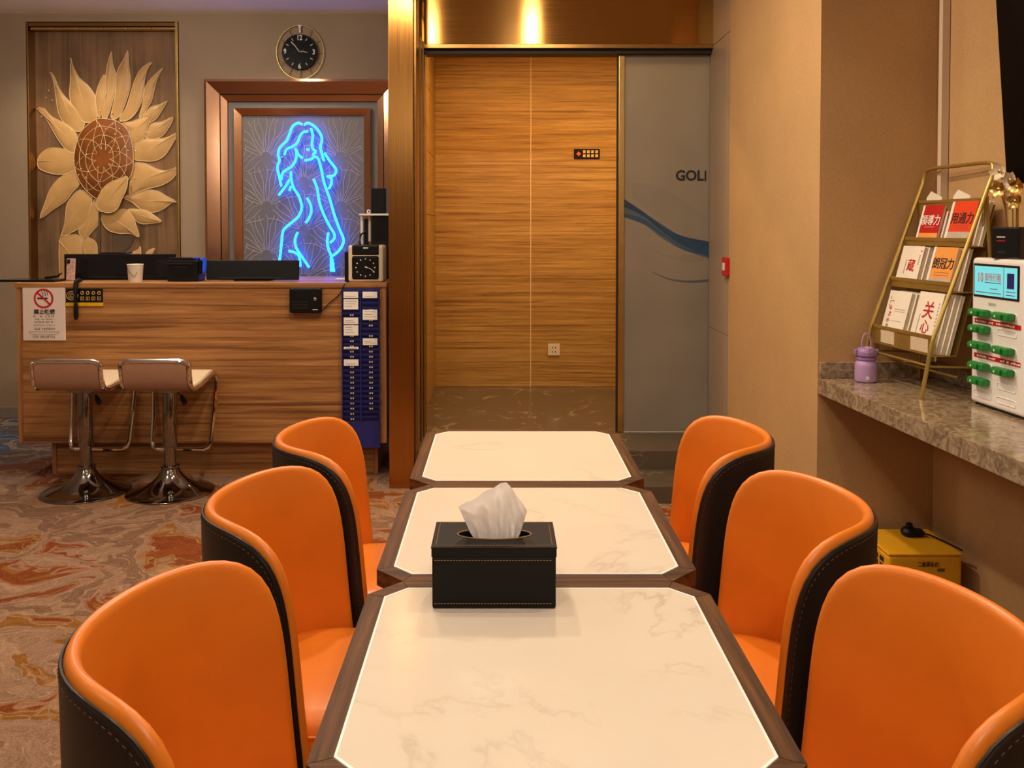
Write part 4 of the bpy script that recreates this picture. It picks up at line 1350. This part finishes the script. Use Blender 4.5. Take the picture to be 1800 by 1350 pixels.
# ------------------------------------------------------------------ copper framed fan panel with the neon figure
fx0, fx1, fz1, fz0 = at(366, 300, YB).x, at(702, 300, YB).x, at(500, 142, YB).z, .55
fp = thing('framed_panel', 'tall fan patterned wall panel in a stepped copper frame', 'wall panel', ((fx0 + fx1) / 2, YB - .001, fz0))
fw = (fx1 - fx0) / 2; fh = fz1 - fz0
def frame_piece(w0, w1, h0, y_out0, y_out1, name, mat):
    # four mitred bars between outer half width w0 and inner half width w1
    zo, zi = fh - (fw - w0), fh - (fw - w1)
    bo, bi = (fw - w0), (fw - w1)
    quads = [[(-w0, zo), (w0, zo), (w1, zi), (-w1, zi)], [(-w0, bo), (-w0, zo), (-w1, zi), (-w1, bi)],
             [(w0, zo), (w0, bo), (w1, bi), (w1, zi)], [(-w0, bo), (-w1, bi), (w1, bi), (w0, bo)]]
    outer = [[1, 1, 0, 0], [1, 1, 0, 0], [1, 1, 0, 0], [1, 0, 0, 1]]
    for q, ou_ in zip(quads, outer):
        fr_ = [(x, (-y_out0 if o_ else -y_out1), z) for (x, z), o_ in zip(q, ou_)]
        bk_ = [(x, 0, z) for x, z in q]
        part(name, MB().add(fr_ + bk_, [(0, 1, 2, 3), (7, 6, 5, 4), (0, 4, 5, 1), (1, 5, 6, 2), (2, 6, 7, 3), (3, 7, 4, 0)]), mat, fp)
px_ = PXM
frame_piece(fw, fw - 4 * px_, 0, .075, .08, 'outer_lip', M['copper'])
frame_piece(fw - 4 * px_, fw - 25 * px_, 0, .08, .055, 'outer_frame', M['copper'])
frame_piece(fw - 25 * px_, fw - 26.5 * px_, 0, .03, .03, 'shadow_groove', M['black_gap'])
frame_piece(fw - 26.5 * px_, fw - 37 * px_, 0, .05, .035, 'inner_bevel', M['copper'])
frame_piece(fw - 37 * px_, fw - 49 * px_, 0, .012, .012, 'textured_band', M['fan_ground'])
frame_piece(fw - 49 * px_, fw - 61 * px_, 0, .045, .025, 'inner_frame', M['copper'])
pw_ = fw - 61 * px_
pan = part('fan_board', MB().box(-pw_, pw_, -.008, 0, (fw - pw_), fh - (fw - pw_)), M['fan_ground'], fp)
ribs = MB()
zt0, zb0 = fh - (fw - pw_), (fw - pw_)
RX, RZ = .27, .285
row = 0; z_ = zt0 - .02
while z_ > zb0 - .1:
    cs = [-.27, .27] if row % 2 == 0 else [-.54, 0, .54]
    for cx_ in cs:
        for k in range(15):
            t = PI * (.08 + .84 * (k + .5) / 15)
            pts = []
            for j in range(8):
                r = .14 + .86 * j / 7
                wob = .012 * math.sin(9 * r + k * 1.9) * r
                x = cx_ + RX * r * math.cos(t) + wob * math.sin(t); z = z_ - RZ + RZ * r * math.sin(t) * 1.05 - wob * math.cos(t)
                if abs(x) < pw_ - .004 and zb0 + .004 < z < zt0 - .004: pts.append((x, -.0085, z))
                elif len(pts) > 1:
                    ribs.tube(pts, .0026, 4, caps=False); pts = []
                else: pts = []
            if len(pts) > 1: ribs.tube(pts, .0026, 4, caps=False)
    z_ -= RZ * .62; row += 1
o = part('fan_relief', ribs, M['fan_rib'], fp, True); o['kind'] = 'stuff'

YN = YB - .055
nn = thing('neon_sign', 'glowing blue neon outline of a long haired figure seen from behind', 'neon sign', tuple(at(530, 500, YN)))
no = nn.location.copy()
def z2(x, y): return at(350 + x / 2.7, 20 + y / 2.7, YN) - no
neon = [
 [(490,538),(470,530),(445,545),(430,580),(415,615),(385,645),(375,680),(382,705),(372,740),(382,790),(390,830)],
 [(500,538),(518,530),(550,548),(575,580),(583,610),(576,645),(585,685),(593,710)],
 [(405,682),(415,655),(445,640),(465,625),(480,590),(495,573),(517,570)],
 [(530,555),(540,590),(535,630),(541,652),(556,665)],
 [(510,655),(523,657)], [(540,684),(546,673),(556,670)],
 [(455,650),(472,680),(491,697)],
 [(500,708),(530,702),(550,690),(566,702),(580,750),(590,800),(602,840),(620,890),(640,960),(665,1030),(685,1080),(680,1110),(660,1140),(634,1160)],
 [(462,655),(460,700),(440,735),(410,755),(395,770),(390,800)],
 [(435,760),(438,800),(450,840),(475,880),(487,930),(470,975),(430,1010),(400,1040),(392,1090),(386,1150),(380,1190)],
 [(430,798),(410,830),(378,873)], [(437,830),(428,852)],
 [(543,795),(560,840),(570,900),(590,960),(620,1020),(641,1055),(640,1080),(622,1098)],
 [(512,885),(528,915),(532,950),(520,985),(505,1003)],
 [(595,672),(620,710),(650,750),(640,778),(608,783)], [(606,782),(628,795),(625,825),(614,842)],
 [(468,1048),(455,1085),(460,1120),(485,1160),(522,1215)],
 [(425,1137),(455,1145),(475,1165),(480,1212)],
 [(614,1050),(608,1090),(615,1130),(630,1170),(640,1236)], [(626,1165),(628,1235)],
]
for ln_ in neon:
    pts = smooth_curve([z2(x, y) for x, y in ln_], 5)
    part('neon_tube', MB().tube(pts, .0088, 8), M['neon'], nn, True)
clip = MB()
for (x, y) in ((498, 540), (390, 690), (590, 690), (487, 930), (640, 960), (400, 1040), (640, 1200)):
    w = z2(x, y); clip.box(w.x - .004, w.x + .004, .004, .046, w.z - .004, w.z + .004)
part('stand_offs', clip, M['white_plastic'], nn)

# ------------------------------------------------------------------ stone counter in the niche
ZC = .7815
sc_ = thing('stone_counter', 'polished taupe stone counter along the right wall', 'counter', RO, RA)
part('counter_slab', MB().rbox(.0, .484, -3.2, -.001, ZC - .022, ZC, .0008, 1), M['counter_stone'], sc_)
part('counter_fascia', MB().rbox(.0, .024, -3.2, -.001, ZC - .062, ZC - .0222, .0006, 1), M['counter_stone'], sc_)
part('end_upstand', MB().rbox(.004, .484, -.016, -.001, ZC + .0005, ZC + .066, .002, 1), M['counter_stone'], sc_)
part('rear_upstand', MB().rbox(.469, .484, -3.2, -.017, ZC + .0005, ZC + .066, .002, 1), M['counter_stone'], sc_)

def on_counter(name, label, cat, x, y, rz=0, z=ZC, group=None):
    p_ = RF(x, y, z + .0006)
    return thing(name, label, cat, tuple(p_), RA + rz, group)

# trunking in the corner
ct = thing('cable_trunking', 'pale vertical cable trunking in the corner above the counter', 'trunking', tuple(RF(.467, -.075, 1.47)), RA)
part('duct', MB().rbox(-.016, .016, -.010, .014, 0, CEIL - 1.473, .002), M['cream_plastic'], ct)
part('side_shadow_strip', MB().box(.0165, .0178, -.008, .014, 0, CEIL - 1.473), M['charcoal'], ct)
part('end_box', MB().rbox(-.018, .018, -.014, .014, -.035, -.001, .002), M['black'], ct)
part('lower_stub', MB().rbox(-.008, .006, -.006, .010, -.10, -.0355, .002), M['cream_plastic'], ct)

# magazine rack
rk = on_counter('magazine_rack', 'slanted gold wire magazine rack on the stone counter', 'magazine rack', .207, -.240, .055)
HWR = .208
def fx(z): return .005 + max(0, z - .20) * .370
for s_ in (-1, 1):
    y_ = s_ * HWR
    pts = smooth_curve([(-.034, y_, 0), (-.014, y_, .10), (.002, y_, .185), (.020, y_, .245), (fx(.45), y_, .45), (fx(.78), y_, .78)], 4)
    part('side_tube', MB().tube(pts, .0075, 10), M['rack_gold'], rk, True)
    part('rear_leg', MB().tube([(fx(.74), y_, .72), (.222, y_, .45), (.215, y_, 0)], .006, 8), M['rack_gold'], rk, True)
    part('side_brace', MB().tube([(-.010, y_, .115), (.216, y_, .105)], .004, 8), M['rack_gold'], rk, True)
tp = fx(.78)
part('top_handle', MB().tube(smooth_curve([(tp, -HWR, .78), (tp + .008, -HWR, .815), (tp + .012, -HWR + .03, .84), (tp + .013, 0, .842), (tp + .012, HWR - .03, .84), (tp + .008, HWR, .815), (tp, HWR, .78)], 5), .0075, 10), M['rack_gold'], rk, True)
for z_ in (.075, .115):
    part('cross_bar', MB().tube([(0 if z_ > .1 else .10, -HWR, z_), (0 if z_ > .1 else .10, HWR, z_)], .0045, 8), M['rack_gold'], rk, True)
tiers = [(.150, .222, .365), (.377, .412, .525), (.541, .570, .690)]
for k, (zb_, zl_, zn_) in enumerate(tiers):
    xf = fx(zl_) + .004
    yy = HWR - .009
    bar = MB().rbox(xf - .004, xf, -yy, yy, zl_ - .014, zl_, .0015, 1)
    part('lip_bar', bar, M['rack_gold'], rk)
    part('lip_plate', MB().box(xf, xf + .0015, -yy, yy, zb_, zl_ - .0145), M['rack_gold'], rk)
    part('tray_floor', MB().box(xf, min(.205, xf + .087), -yy, yy, zb_ - .003, zb_), M['rack_gold'], rk)
    xb0 = min(.203, xf + .085); xb1 = xb0 + (zn_ - zb_) * .272
    part('tray_back', MB().add([(xb0, -yy, zb_), (xb0, yy, zb_), (xb1, yy, zn_), (xb1, -yy, zn_), (xb0 + .002, -yy, zb_), (xb0 + .002, yy, zb_), (xb1 + .002, yy, zn_), (xb1 + .002, -yy, zn_)],
         [(3, 2, 1, 0), (4, 5, 6, 7), (0, 1, 5, 4), (1, 2, 6, 5), (2, 3, 7, 6), (3, 0, 4, 7)]), M['rack_gold'], rk)
    if k == 0:
        for (y0, y1) in ((.055, .150), (-.165, -.055)):
            part('lip_label', MB().box(xf - .0012, xf - .0002, y0, y1, zb_ + .006, zl_ - .016), M['page'], rk)
zl_ = .715
part('top_plate', MB().box(fx(zl_) + .006, fx(zl_) + .008, -HWR + .009, HWR - .009, .60, zl_ - .0125), M['rack_gold'], rk)
part('lip_bar', MB().rbox(fx(zl_) + .002, fx(zl_) + .007, -HWR + .009, HWR - .009, zl_ - .012, zl_, .0015, 1), M['rack_gold'], rk)

# books: front copies carry the printed cover, the copies behind show their edges
RKA = RA + .055
def rk_pt(x, y, z):
    c, s = math.cos(RKA), math.sin(RKA)
    return rk.location + Vector((c * x - s * y, s * x + c * y, z))
def book(label, mat, x, y, z, w, h, t, lean, group, deco=None):
    b = on_counter('book', label, 'book', 0, 0, group=group)
    b.location = rk_pt(x, y, z)
    b.rotation_euler = (0, lean, RKA)
    part('page_block', MB().box(.0012, t - .0012, -w / 2 + .002, w / 2 - .001, .001, h - .003), M['page'], b)
    part('front_cover', MB().box(0, .001, -w / 2, w / 2, 0, h), mat, b)
    part('back_cover', MB().box(t - .001, t, -w / 2, w / 2, 0, h), mat, b)
    part('spine', MB().box(.0011, t - .0011, w / 2 - .0015, w / 2, 0, h), M['paper'], b)
    if deco: deco(b, w, h)
    return b
def tx(b, s, size, mat, y, z, sx=1.0, bold=.0004):
    return text('cover_title', s, size, mat, b, (-.0010, y, z), FACE_LEFT, .0003, sx=sx, bold=bold)
def blk(b, name, mat, y0, y1, z0, z1, off=.0004):
    return part(name, MB().box(-off, 0, y0, y1, z0, z1), mat, b)
def d_red(b, w, h):
    blk(b, 'spine_band', M['paper'], w / 2 - .012, w / 2, 0, h)
    blk(b, 'lower_band', M['cover_orange'], -w / 2, w / 2 - .012, 0, .046)
    tx(b, '領導力', .044, M['paper'], -.004, h * .60, .95); blk(b, 'subtitle', M['cover_grey'], -.035, .030, h * .44, h * .455)
def d_ver(b, w, h):
    blk(b, 'spine_band', M['paper'], w / 2 - .014, w / 2, 0, h); blk(b, 'lower_band', M['cover_grey'], -w / 2, w / 2 - .014, 0, .052)
    tx(b, '用通力', .046, M['ink'], -.006, h * .60, .95)
    for q in range(2): blk(b, 'subtitle', M['ink_grey'], -.05, .035 - .02 * q, h * (.44 - .05 * q), h * (.448 - .05 * q))
def d_org(b, w, h):
    blk(b, 'spine_band', M['paper'], w / 2 - .012, w / 2, 0, h); blk(b, 'lower_band', M['cover_grey'], -w / 2, w / 2 - .012, 0, .045)
    tx(b, '朗冠力', .046, M['ink'], -.006, h * .60, .95)
    for q in range(2): blk(b, 'subtitle', M['stem'], -.05, .035, h * (.40 - .06 * q), h * (.408 - .06 * q))
def d_zang(b, w, h):
    tx(b, '蔵', .052, M['red'], -.012, h * .50); blk(b, 'ink_column', M['ink_grey'], .026, .029, h * .3, h * .66)
    for q in range(5): blk(b, 'side_text', M['stem'], -.058, -.053, h * (.55 + .05 * q), h * (.58 + .05 * q))
    blk(b, 'seal', M['red'], -.062, -.055, h * .86, h * .90)
def d_cal(b, w, h):
    for q in range(6): tx(b, '一心之小几'[q % 5], .020, M['red'] if q < 4 else M['ink'], .040 + .003 * (q % 2), h * (.80 - .12 * q))
    for q in range(3): blk(b, 'side_text', M['ink_grey'], .054, .058, h * (.70 + .07 * q), h * (.74 + .07 * q))
    blk(b, 'caption', M['ink_grey'], -.055, .015, h * .66, h * .668); blk(b, 'caption', M['ink_grey'], -.055, .015, h * .62, h * .626); blk(b, 'caption', M['ink_grey'], -.05, .02, h * .44, h * .446)
def d_guan(b, w, h):
    tx(b, '关', .070, M['red'], -.004, h * .68); tx(b, '心', .056, M['red'], -.006, h * .41)
    blk(b, 'ink_column', M['ink_grey'], .040, .043, h * .16, h * .62)
    for q in range(7): blk(b, 'side_text', M['ink_grey'], -.062, -.058, h * (.45 + .06 * q), h * (.48 + .06 * q))
G = 'paperbacks standing in the gold rack'
LEAN = .26
stacks = [
 (2, .085, .135, .158, 'cover_red', 'red covered book with white title on the upper rack tier', d_red, 3, 'copy behind the red covered book, upper rack tier'),
 (2, -.105, .150, .168, 'cover_orange_red', 'vermilion covered book with black title on the upper rack tier', d_ver, 3, 'copy behind the vermilion covered book, upper rack tier'),
 (1, .122, .145, .163, 'cover_white', 'white book with one red character on the middle rack tier', d_zang, 3, 'copy behind the white one character book, middle rack tier'),
 (1, -.085, .145, .163, 'cover_orange', 'light orange book with black title on the middle rack tier', d_org, 3, 'copy behind the light orange book, middle rack tier'),
 (0, .112, .150, .215, 'cover_white', 'white book with a column of red script, bottom left of the rack', d_cal, 4, 'copy behind the red script book, bottom left of the rack'),
 (0, -.088, .150, .225, 'cover_white', 'white book with two large red characters, bottom right of the rack', d_guan, 4, 'copy behind the two red characters book, bottom right of the rack'),
]
for (k, y_, w_, h_, mt, lab, deco, ncopy, lab2) in stacks:
    zb_, zl_, zn_ = tiers[k]
    x_ = fx(zl_) + .010
    for q in range(ncopy):
        book(lab if q == 0 else ('second', 'third', 'fourth')[q - 1] + ' ' + lab2, M[mt] if q == 0 else M['cover_white'], x_ + q * .0150 / math.cos(LEAN), y_ - (.010 * q), zb_ + .001, w_, h_ - .004 * (q % 2), .0125, LEAN, G if q else None, deco if q == 0 else None)
for y_, nm in ((.11, 'left'), (-.06, 'right')):
    lf_ = on_counter('leaflet', 'pale leaflet tip above the rack top plate, %s one' % nm, 'leaflet', 0, 0, group='leaflets at the top of the gold rack')
    lf_.location = rk_pt(fx(.70) + .012, y_, .55)
    lf_.rotation_euler = (0, .03, RKA)
    part('sheet', MB().add([(0, -.05, 0), (0, .05, 0), (0, .05, .175), (0, .022, .200), (0, -.05, .175), (.003, -.05, 0), (.003, .05, 0), (.003, .05, .175), (.003, .022, .200), (.003, -.05, .175)],
         [(4, 3, 2, 1, 0), (5, 6, 7, 8, 9), (0, 1, 6, 5), (1, 2, 7, 6), (2, 3, 8, 7), (3, 4, 9, 8), (4, 0, 5, 9)]), M['cover_white'], lf_)

# lilac bottle
pb_ = at(1522, 664, 3.47)
bo_ = thing('drink_bottle', 'small lilac drink bottle with a carry loop on the counter', 'bottle', (pb_.x, 3.47, ZC + .0006))
part('body', MB().lathe([(.036, 0), (.0415, .003), (.0425, .010), (.0425, .062), (.040, .074), (.034, .082), (.032, .086)], 36), M['lilac'], bo_, True)
part('collar', MB().lathe([(.033, .0865), (.038, .088), (.038, .096), (.034, .098)], 32), M['lilac_dark'], bo_, True)
part('cap', MB().lathe([(.034, .0985), (.0395, .104), (.040, .116), (.035, .128), (.024, .135), (.010, .137)], 32), M['lilac_dark'], bo_, True)
part('spout_cover', MB().rbox(-.012, .012, -.042, -.006, .112, .140, .005), M['lilac'], bo_)
part('loop', MB().tube(smooth_curve([(-.016, 0, .130), (-.018, 0, .155), (-.010, 0, .182), (0, 0, .190), (.010, 0, .182), (.018, 0, .155), (.016, 0, .130)], 4), .0028, 7), M['lilac'], bo_, True)
part('side_lug', MB().rbox(-.048, -.036, -.010, .010, .104, .128, .004), M['lilac_dark'], bo_)
part('side_lug', MB().rbox(.036, .048, -.010, .010, .104, .128, .004), M['lilac_dark'], bo_)
part('small_print', MB().box(-.016, -.004, -.0432, -.0405, .012, .026), M['paper'], bo_)

# power bank station
ps = on_counter('power_bank_station', 'white rental power bank station with a teal screen on the counter', 'charging station', .318, -.525)
PW, PD, PH_ = .290, .135, .505
part('body', MB().rbox(0, PD, -PW, 0, .008, PH_, .012, 3), M['white_plastic'], ps)
part('foot', MB().box(.012, PD - .01, -PW + .012, -.012, 0, .008), M['charcoal'], ps)
sb = part('screen_bezel', MB().rbox(-.003, .003, -.258, -.014, .372, .486, .0028, 2), M['black_gloss'], ps)
part('screen', MB().box(-.0038, -.0030, -.250, -.022, .380, .478), M['teal_screen'], sb)
part('screen_divider', MB().box(-.0042, -.0038, -.183, -.181, .380, .478), M['ink_grey'], sb)
part('blue_block', MB().box(-.0043, -.0038, -.236, -.200, .410, .460), M['navy'], sb)
text('screen_number', '10', .046, M['orange_ink'], sb, (-.0044, -.056, .438), FACE_LEFT, .0002, sx=.75)
text('screen_text', '即所行租', .030, M['orange_ink'], sb, (-.0044, -.125, .440), FACE_LEFT, .0002, sx=.75)
for q, (a_, b_, z_) in enumerate(((-.17, -.08, .424), (-.15, -.11, .404), (-.17, -.03, .390), (-.243, -.195, .400), (-.240, -.195, .389))):
    part('screen_line', MB().box(-.0043, -.0038, a_, b_, z_ - .0012, z_ + .0012), M['ink_grey'], sb)
lg = MB()
for q in range(3):
    y_ = -.104 - q * .014
    lg.tube([(-.0012, y_ + .005 * math.cos(t), .352 + .004 * math.sin(t)) for t in [2 * PI * j / 10 for j in range(10)]], .0007, 4, True)
part('green_logo', lg, M['green'], ps)
rz_ = [.318, .263, .207, .138, .086, .040]
full = [(c_, r_, rz_[r_] + .002) for c_, r_ in ((0, 0), (1, 0), (0, 1), (0, 2), (1, 2), (0, 3), (1, 3), (0, 4))]
empty_ = [(c_, r_, rz_[r_] + .002) for c_, r_ in ((1, 1), (1, 4), (0, 5), (1, 5))]
for (c_, r_, z_) in full + empty_:
    yc0 = -.072 - c_ * .128
    sl = MB().tube([(-.0006, yc0 + dy, z_ + dz_) for dy, dz_ in ((-.044, -.010), (.044, -.010), (.048, -.006), (.048, .006), (.044, .010), (-.044, .010), (-.048, .006), (-.048, -.006))], .0016, 5, True)
    part('slot_rim', sl, M['white_plastic'], ps, True)
rowname = ['first row', 'second row', 'third row', 'fourth row', 'fifth row']
for (c_, r_, z_) in full:
    yc0 = -.072 - c_ * .128
    w_ = ps.matrix_world
    cc, ss = math.cos(RA), math.sin(RA)
    lab = 'green power bank end in the %s of the white station, %s column' % (rowname[r_], ('left', 'right')[c_])
    pbk = thing('power_bank', lab, 'power bank', tuple(ps.location + Vector((-ss * yc0, cc * yc0, z_))), RA, 'green power banks in the white station')
    part('end_cap', MB().rbox(-.030, -.0012, -.042, .042, -.013, .013, .006, 2), M['green'], pbk)
    part('grip_ridge', MB().rbox(-.038, -.0295, -.018, .034, -.0085, .0095, .004, 2), M['green'], pbk)
    part('indicator', MB().rbox(-.0395, -.0375, .006, .013, -.003, .004, .001, 1), M['white_plastic'], pbk)
for z_ in (.2905, .1725):
    part('red_strip', MB().box(-.0016, -.0002, -.268, -.022, z_ - .0075, z_ + .0075), M['red'], ps)
    st_ = MB(); y_ = -.030
    while y_ > -.258:
        g_ = random.uniform(.004, .012)
        if random.random() > .2:
            st_.box(-.0021, -.0015, y_ - g_, y_, z_ - .0035, z_ + random.uniform(.001, .004))
        y_ -= g_ + .003
    part('strip_text', st_, M['paper'], ps)

# black vase with gilded flowers on top of the station
va = on_counter('flower_vase', 'black square vase of gilded flowers on the white station', 'vase', .375, -.675, .35, ZC + PH_)
part('pot', MB().rbox(-.052, .052, -.052, .052, 0, .105, .006), M['black_gloss'], va)
part('pot_mark', MB().box(-.0528, -.0520, .0, .030, .070, .074), M['cream_plastic'], va)
part('pot_mark', MB().box(-.0528, -.0520, .0, .030, .058, .061), M['red'], va)
part('pot_mark', MB().box(-.0528, -.0520, -.002, .028, .018, .026), M['charcoal'], va)
heads = [(-.02, .045, .23), (.0, .02, .26), (-.02, -.02, .235), (.02, -.05, .27), (.0, .0, .19), (-.01, .05, .29)]
for q, (x_, y_, z_) in enumerate(heads):
    part('stem', MB().tube(smooth_curve([(x_ * .4, y_ * .6, .10), (x_ * .6, y_ * .7, .16), (x_, y_, z_)], 4), .0022, 6), M['brass'], va, True)
    fl = MB()
    for k in range(5):
        t = 2 * PI * k / 5 + q
        d = Vector((-.35, math.cos(t), math.sin(t))).normalized(); b_ = Vector((0, -math.sin(t), math.cos(t)))
        c0 = Vector((x_, y_, z_))
        vv = []; nseg = 6
        for j in range(nseg + 1):
            f = j / nseg; wd = .013 * math.sin(PI * min(.97, f * .9 + .06))
            m_ = c0 + d * .034 * f + Vector((-.010 * f * f, 0, 0))
            vv += [tuple(m_ - b_ * wd), tuple(m_ + Vector((.003, 0, 0))), tuple(m_ + b_ * wd)]
        ff = []
        for j in range(nseg):
            ff += [(3 * j, 3 * j + 1, 3 * j + 4, 3 * j + 3), (3 * j + 1, 3 * j + 2, 3 * j + 5, 3 * j + 4)]
        fl.add(vv, ff)
    fo_ = part('flower', fl, M['flower_white'] if q % 2 else M['brass'], va, True)
    part('flower_centre', MB().lathe([(.002, 0), (.006, .003), (.006, .007), (.002, .010)], 10, Matrix.Translation((x_ - .004, y_, z_)) @ Matrix.Rotation(-PI / 2, 4, 'Y')), M['brass'], fo_, True)

# television on the right wall, tilted down
tv = thing('television', 'black flat screen television tilted down on the right wall', 'television', tuple(RF(.378, -.615, 1.533)), 0, rot=(0, 0, RA))
tl = Matrix.Rotation(-.078, 4, 'Y')
part('housing', MB().rbox(.004, .040, -1.24, 0, 0, .72, .005, M=tl), M['black'], tv)
part('screen', MB().rbox(0, .0042, -1.238, -.002, .002, .718, .001, 1, M=tl), M['tv_screen'], tv)
part('wall_mount', MB().rbox(.02, .076, -.75, -.50, .22, .50, .004), M['charcoal'], tv)

# yellow box on the floor under the counter
bxl = at(1562, 976, 3.25); bxr = at(1692, 976, 3.25)
yb = thing('yellow_box', 'yellow metal box with printed sides on the floor under the counter', 'box', ((bxl.x + bxr.x) / 2, 3.25, 0))
yw = (bxr.x - bxl.x) / 2; yh = bxl.z
part('body', MB().rbox(-yw, yw, 0, .27, .0, yh - .004, .012, 3), M['yellow'], yb)
part('lid', MB().rbox(-yw - .001, yw + .001, -.001, .271, yh - .0035, yh + .006, .0045, 2), M['yellow'], yb)
text('front_print', '二維碼貼在：', .021, M['ink'], yb, (.018, -.0006, yh - .036), depth=.0003, sx=.75, bold=.0003)
part('front_print_block', MB().box(.045, .072, -.0006, .001, yh - .062, yh - .050), M['ink_grey'], yb)
for r_ in range(4):
    for c_ in range(4):
        part('side_vent', MB().box(-yw - .0012, -yw + .001, .04 + c_ * .05, .075 + c_ * .05, yh - .042 - r_ * .026, yh - .024 - r_ * .026), M['charcoal'], yb)
pg = thing('power_adapter', 'black plug adapter and cord on top of the yellow box', 'plug', tuple(at(1598, 934, 3.44)))
pg.location.z = yh + .0062
part('adapter_block', MB().lathe([(.020, 0), (.030, .008), (.032, .020), (.024, .032), (.012, .036)], 16), M['black'], pg, True)
part('plug_head', MB().lathe([(.012, .034), (.014, .040), (.012, .050), (.006, .053)], 12), M['black'], pg, True)
part('adapter_block', MB().lathe([(.012, 0), (.022, .006), (.024, .018), (.014, .028)], 14, c=(.034, -.005)), M['black'], pg, True)
q = [Vector((.045, -.008, .014)), Vector((.070, -.03, .012)), Vector((.095, -.07, .006)), Vector((.110, -.12, .0045)), Vector((.120, -.17, .004))]
part('cord', MB().tube(smooth_curve(q, 4), .0035, 6), M['black'], pg, True)
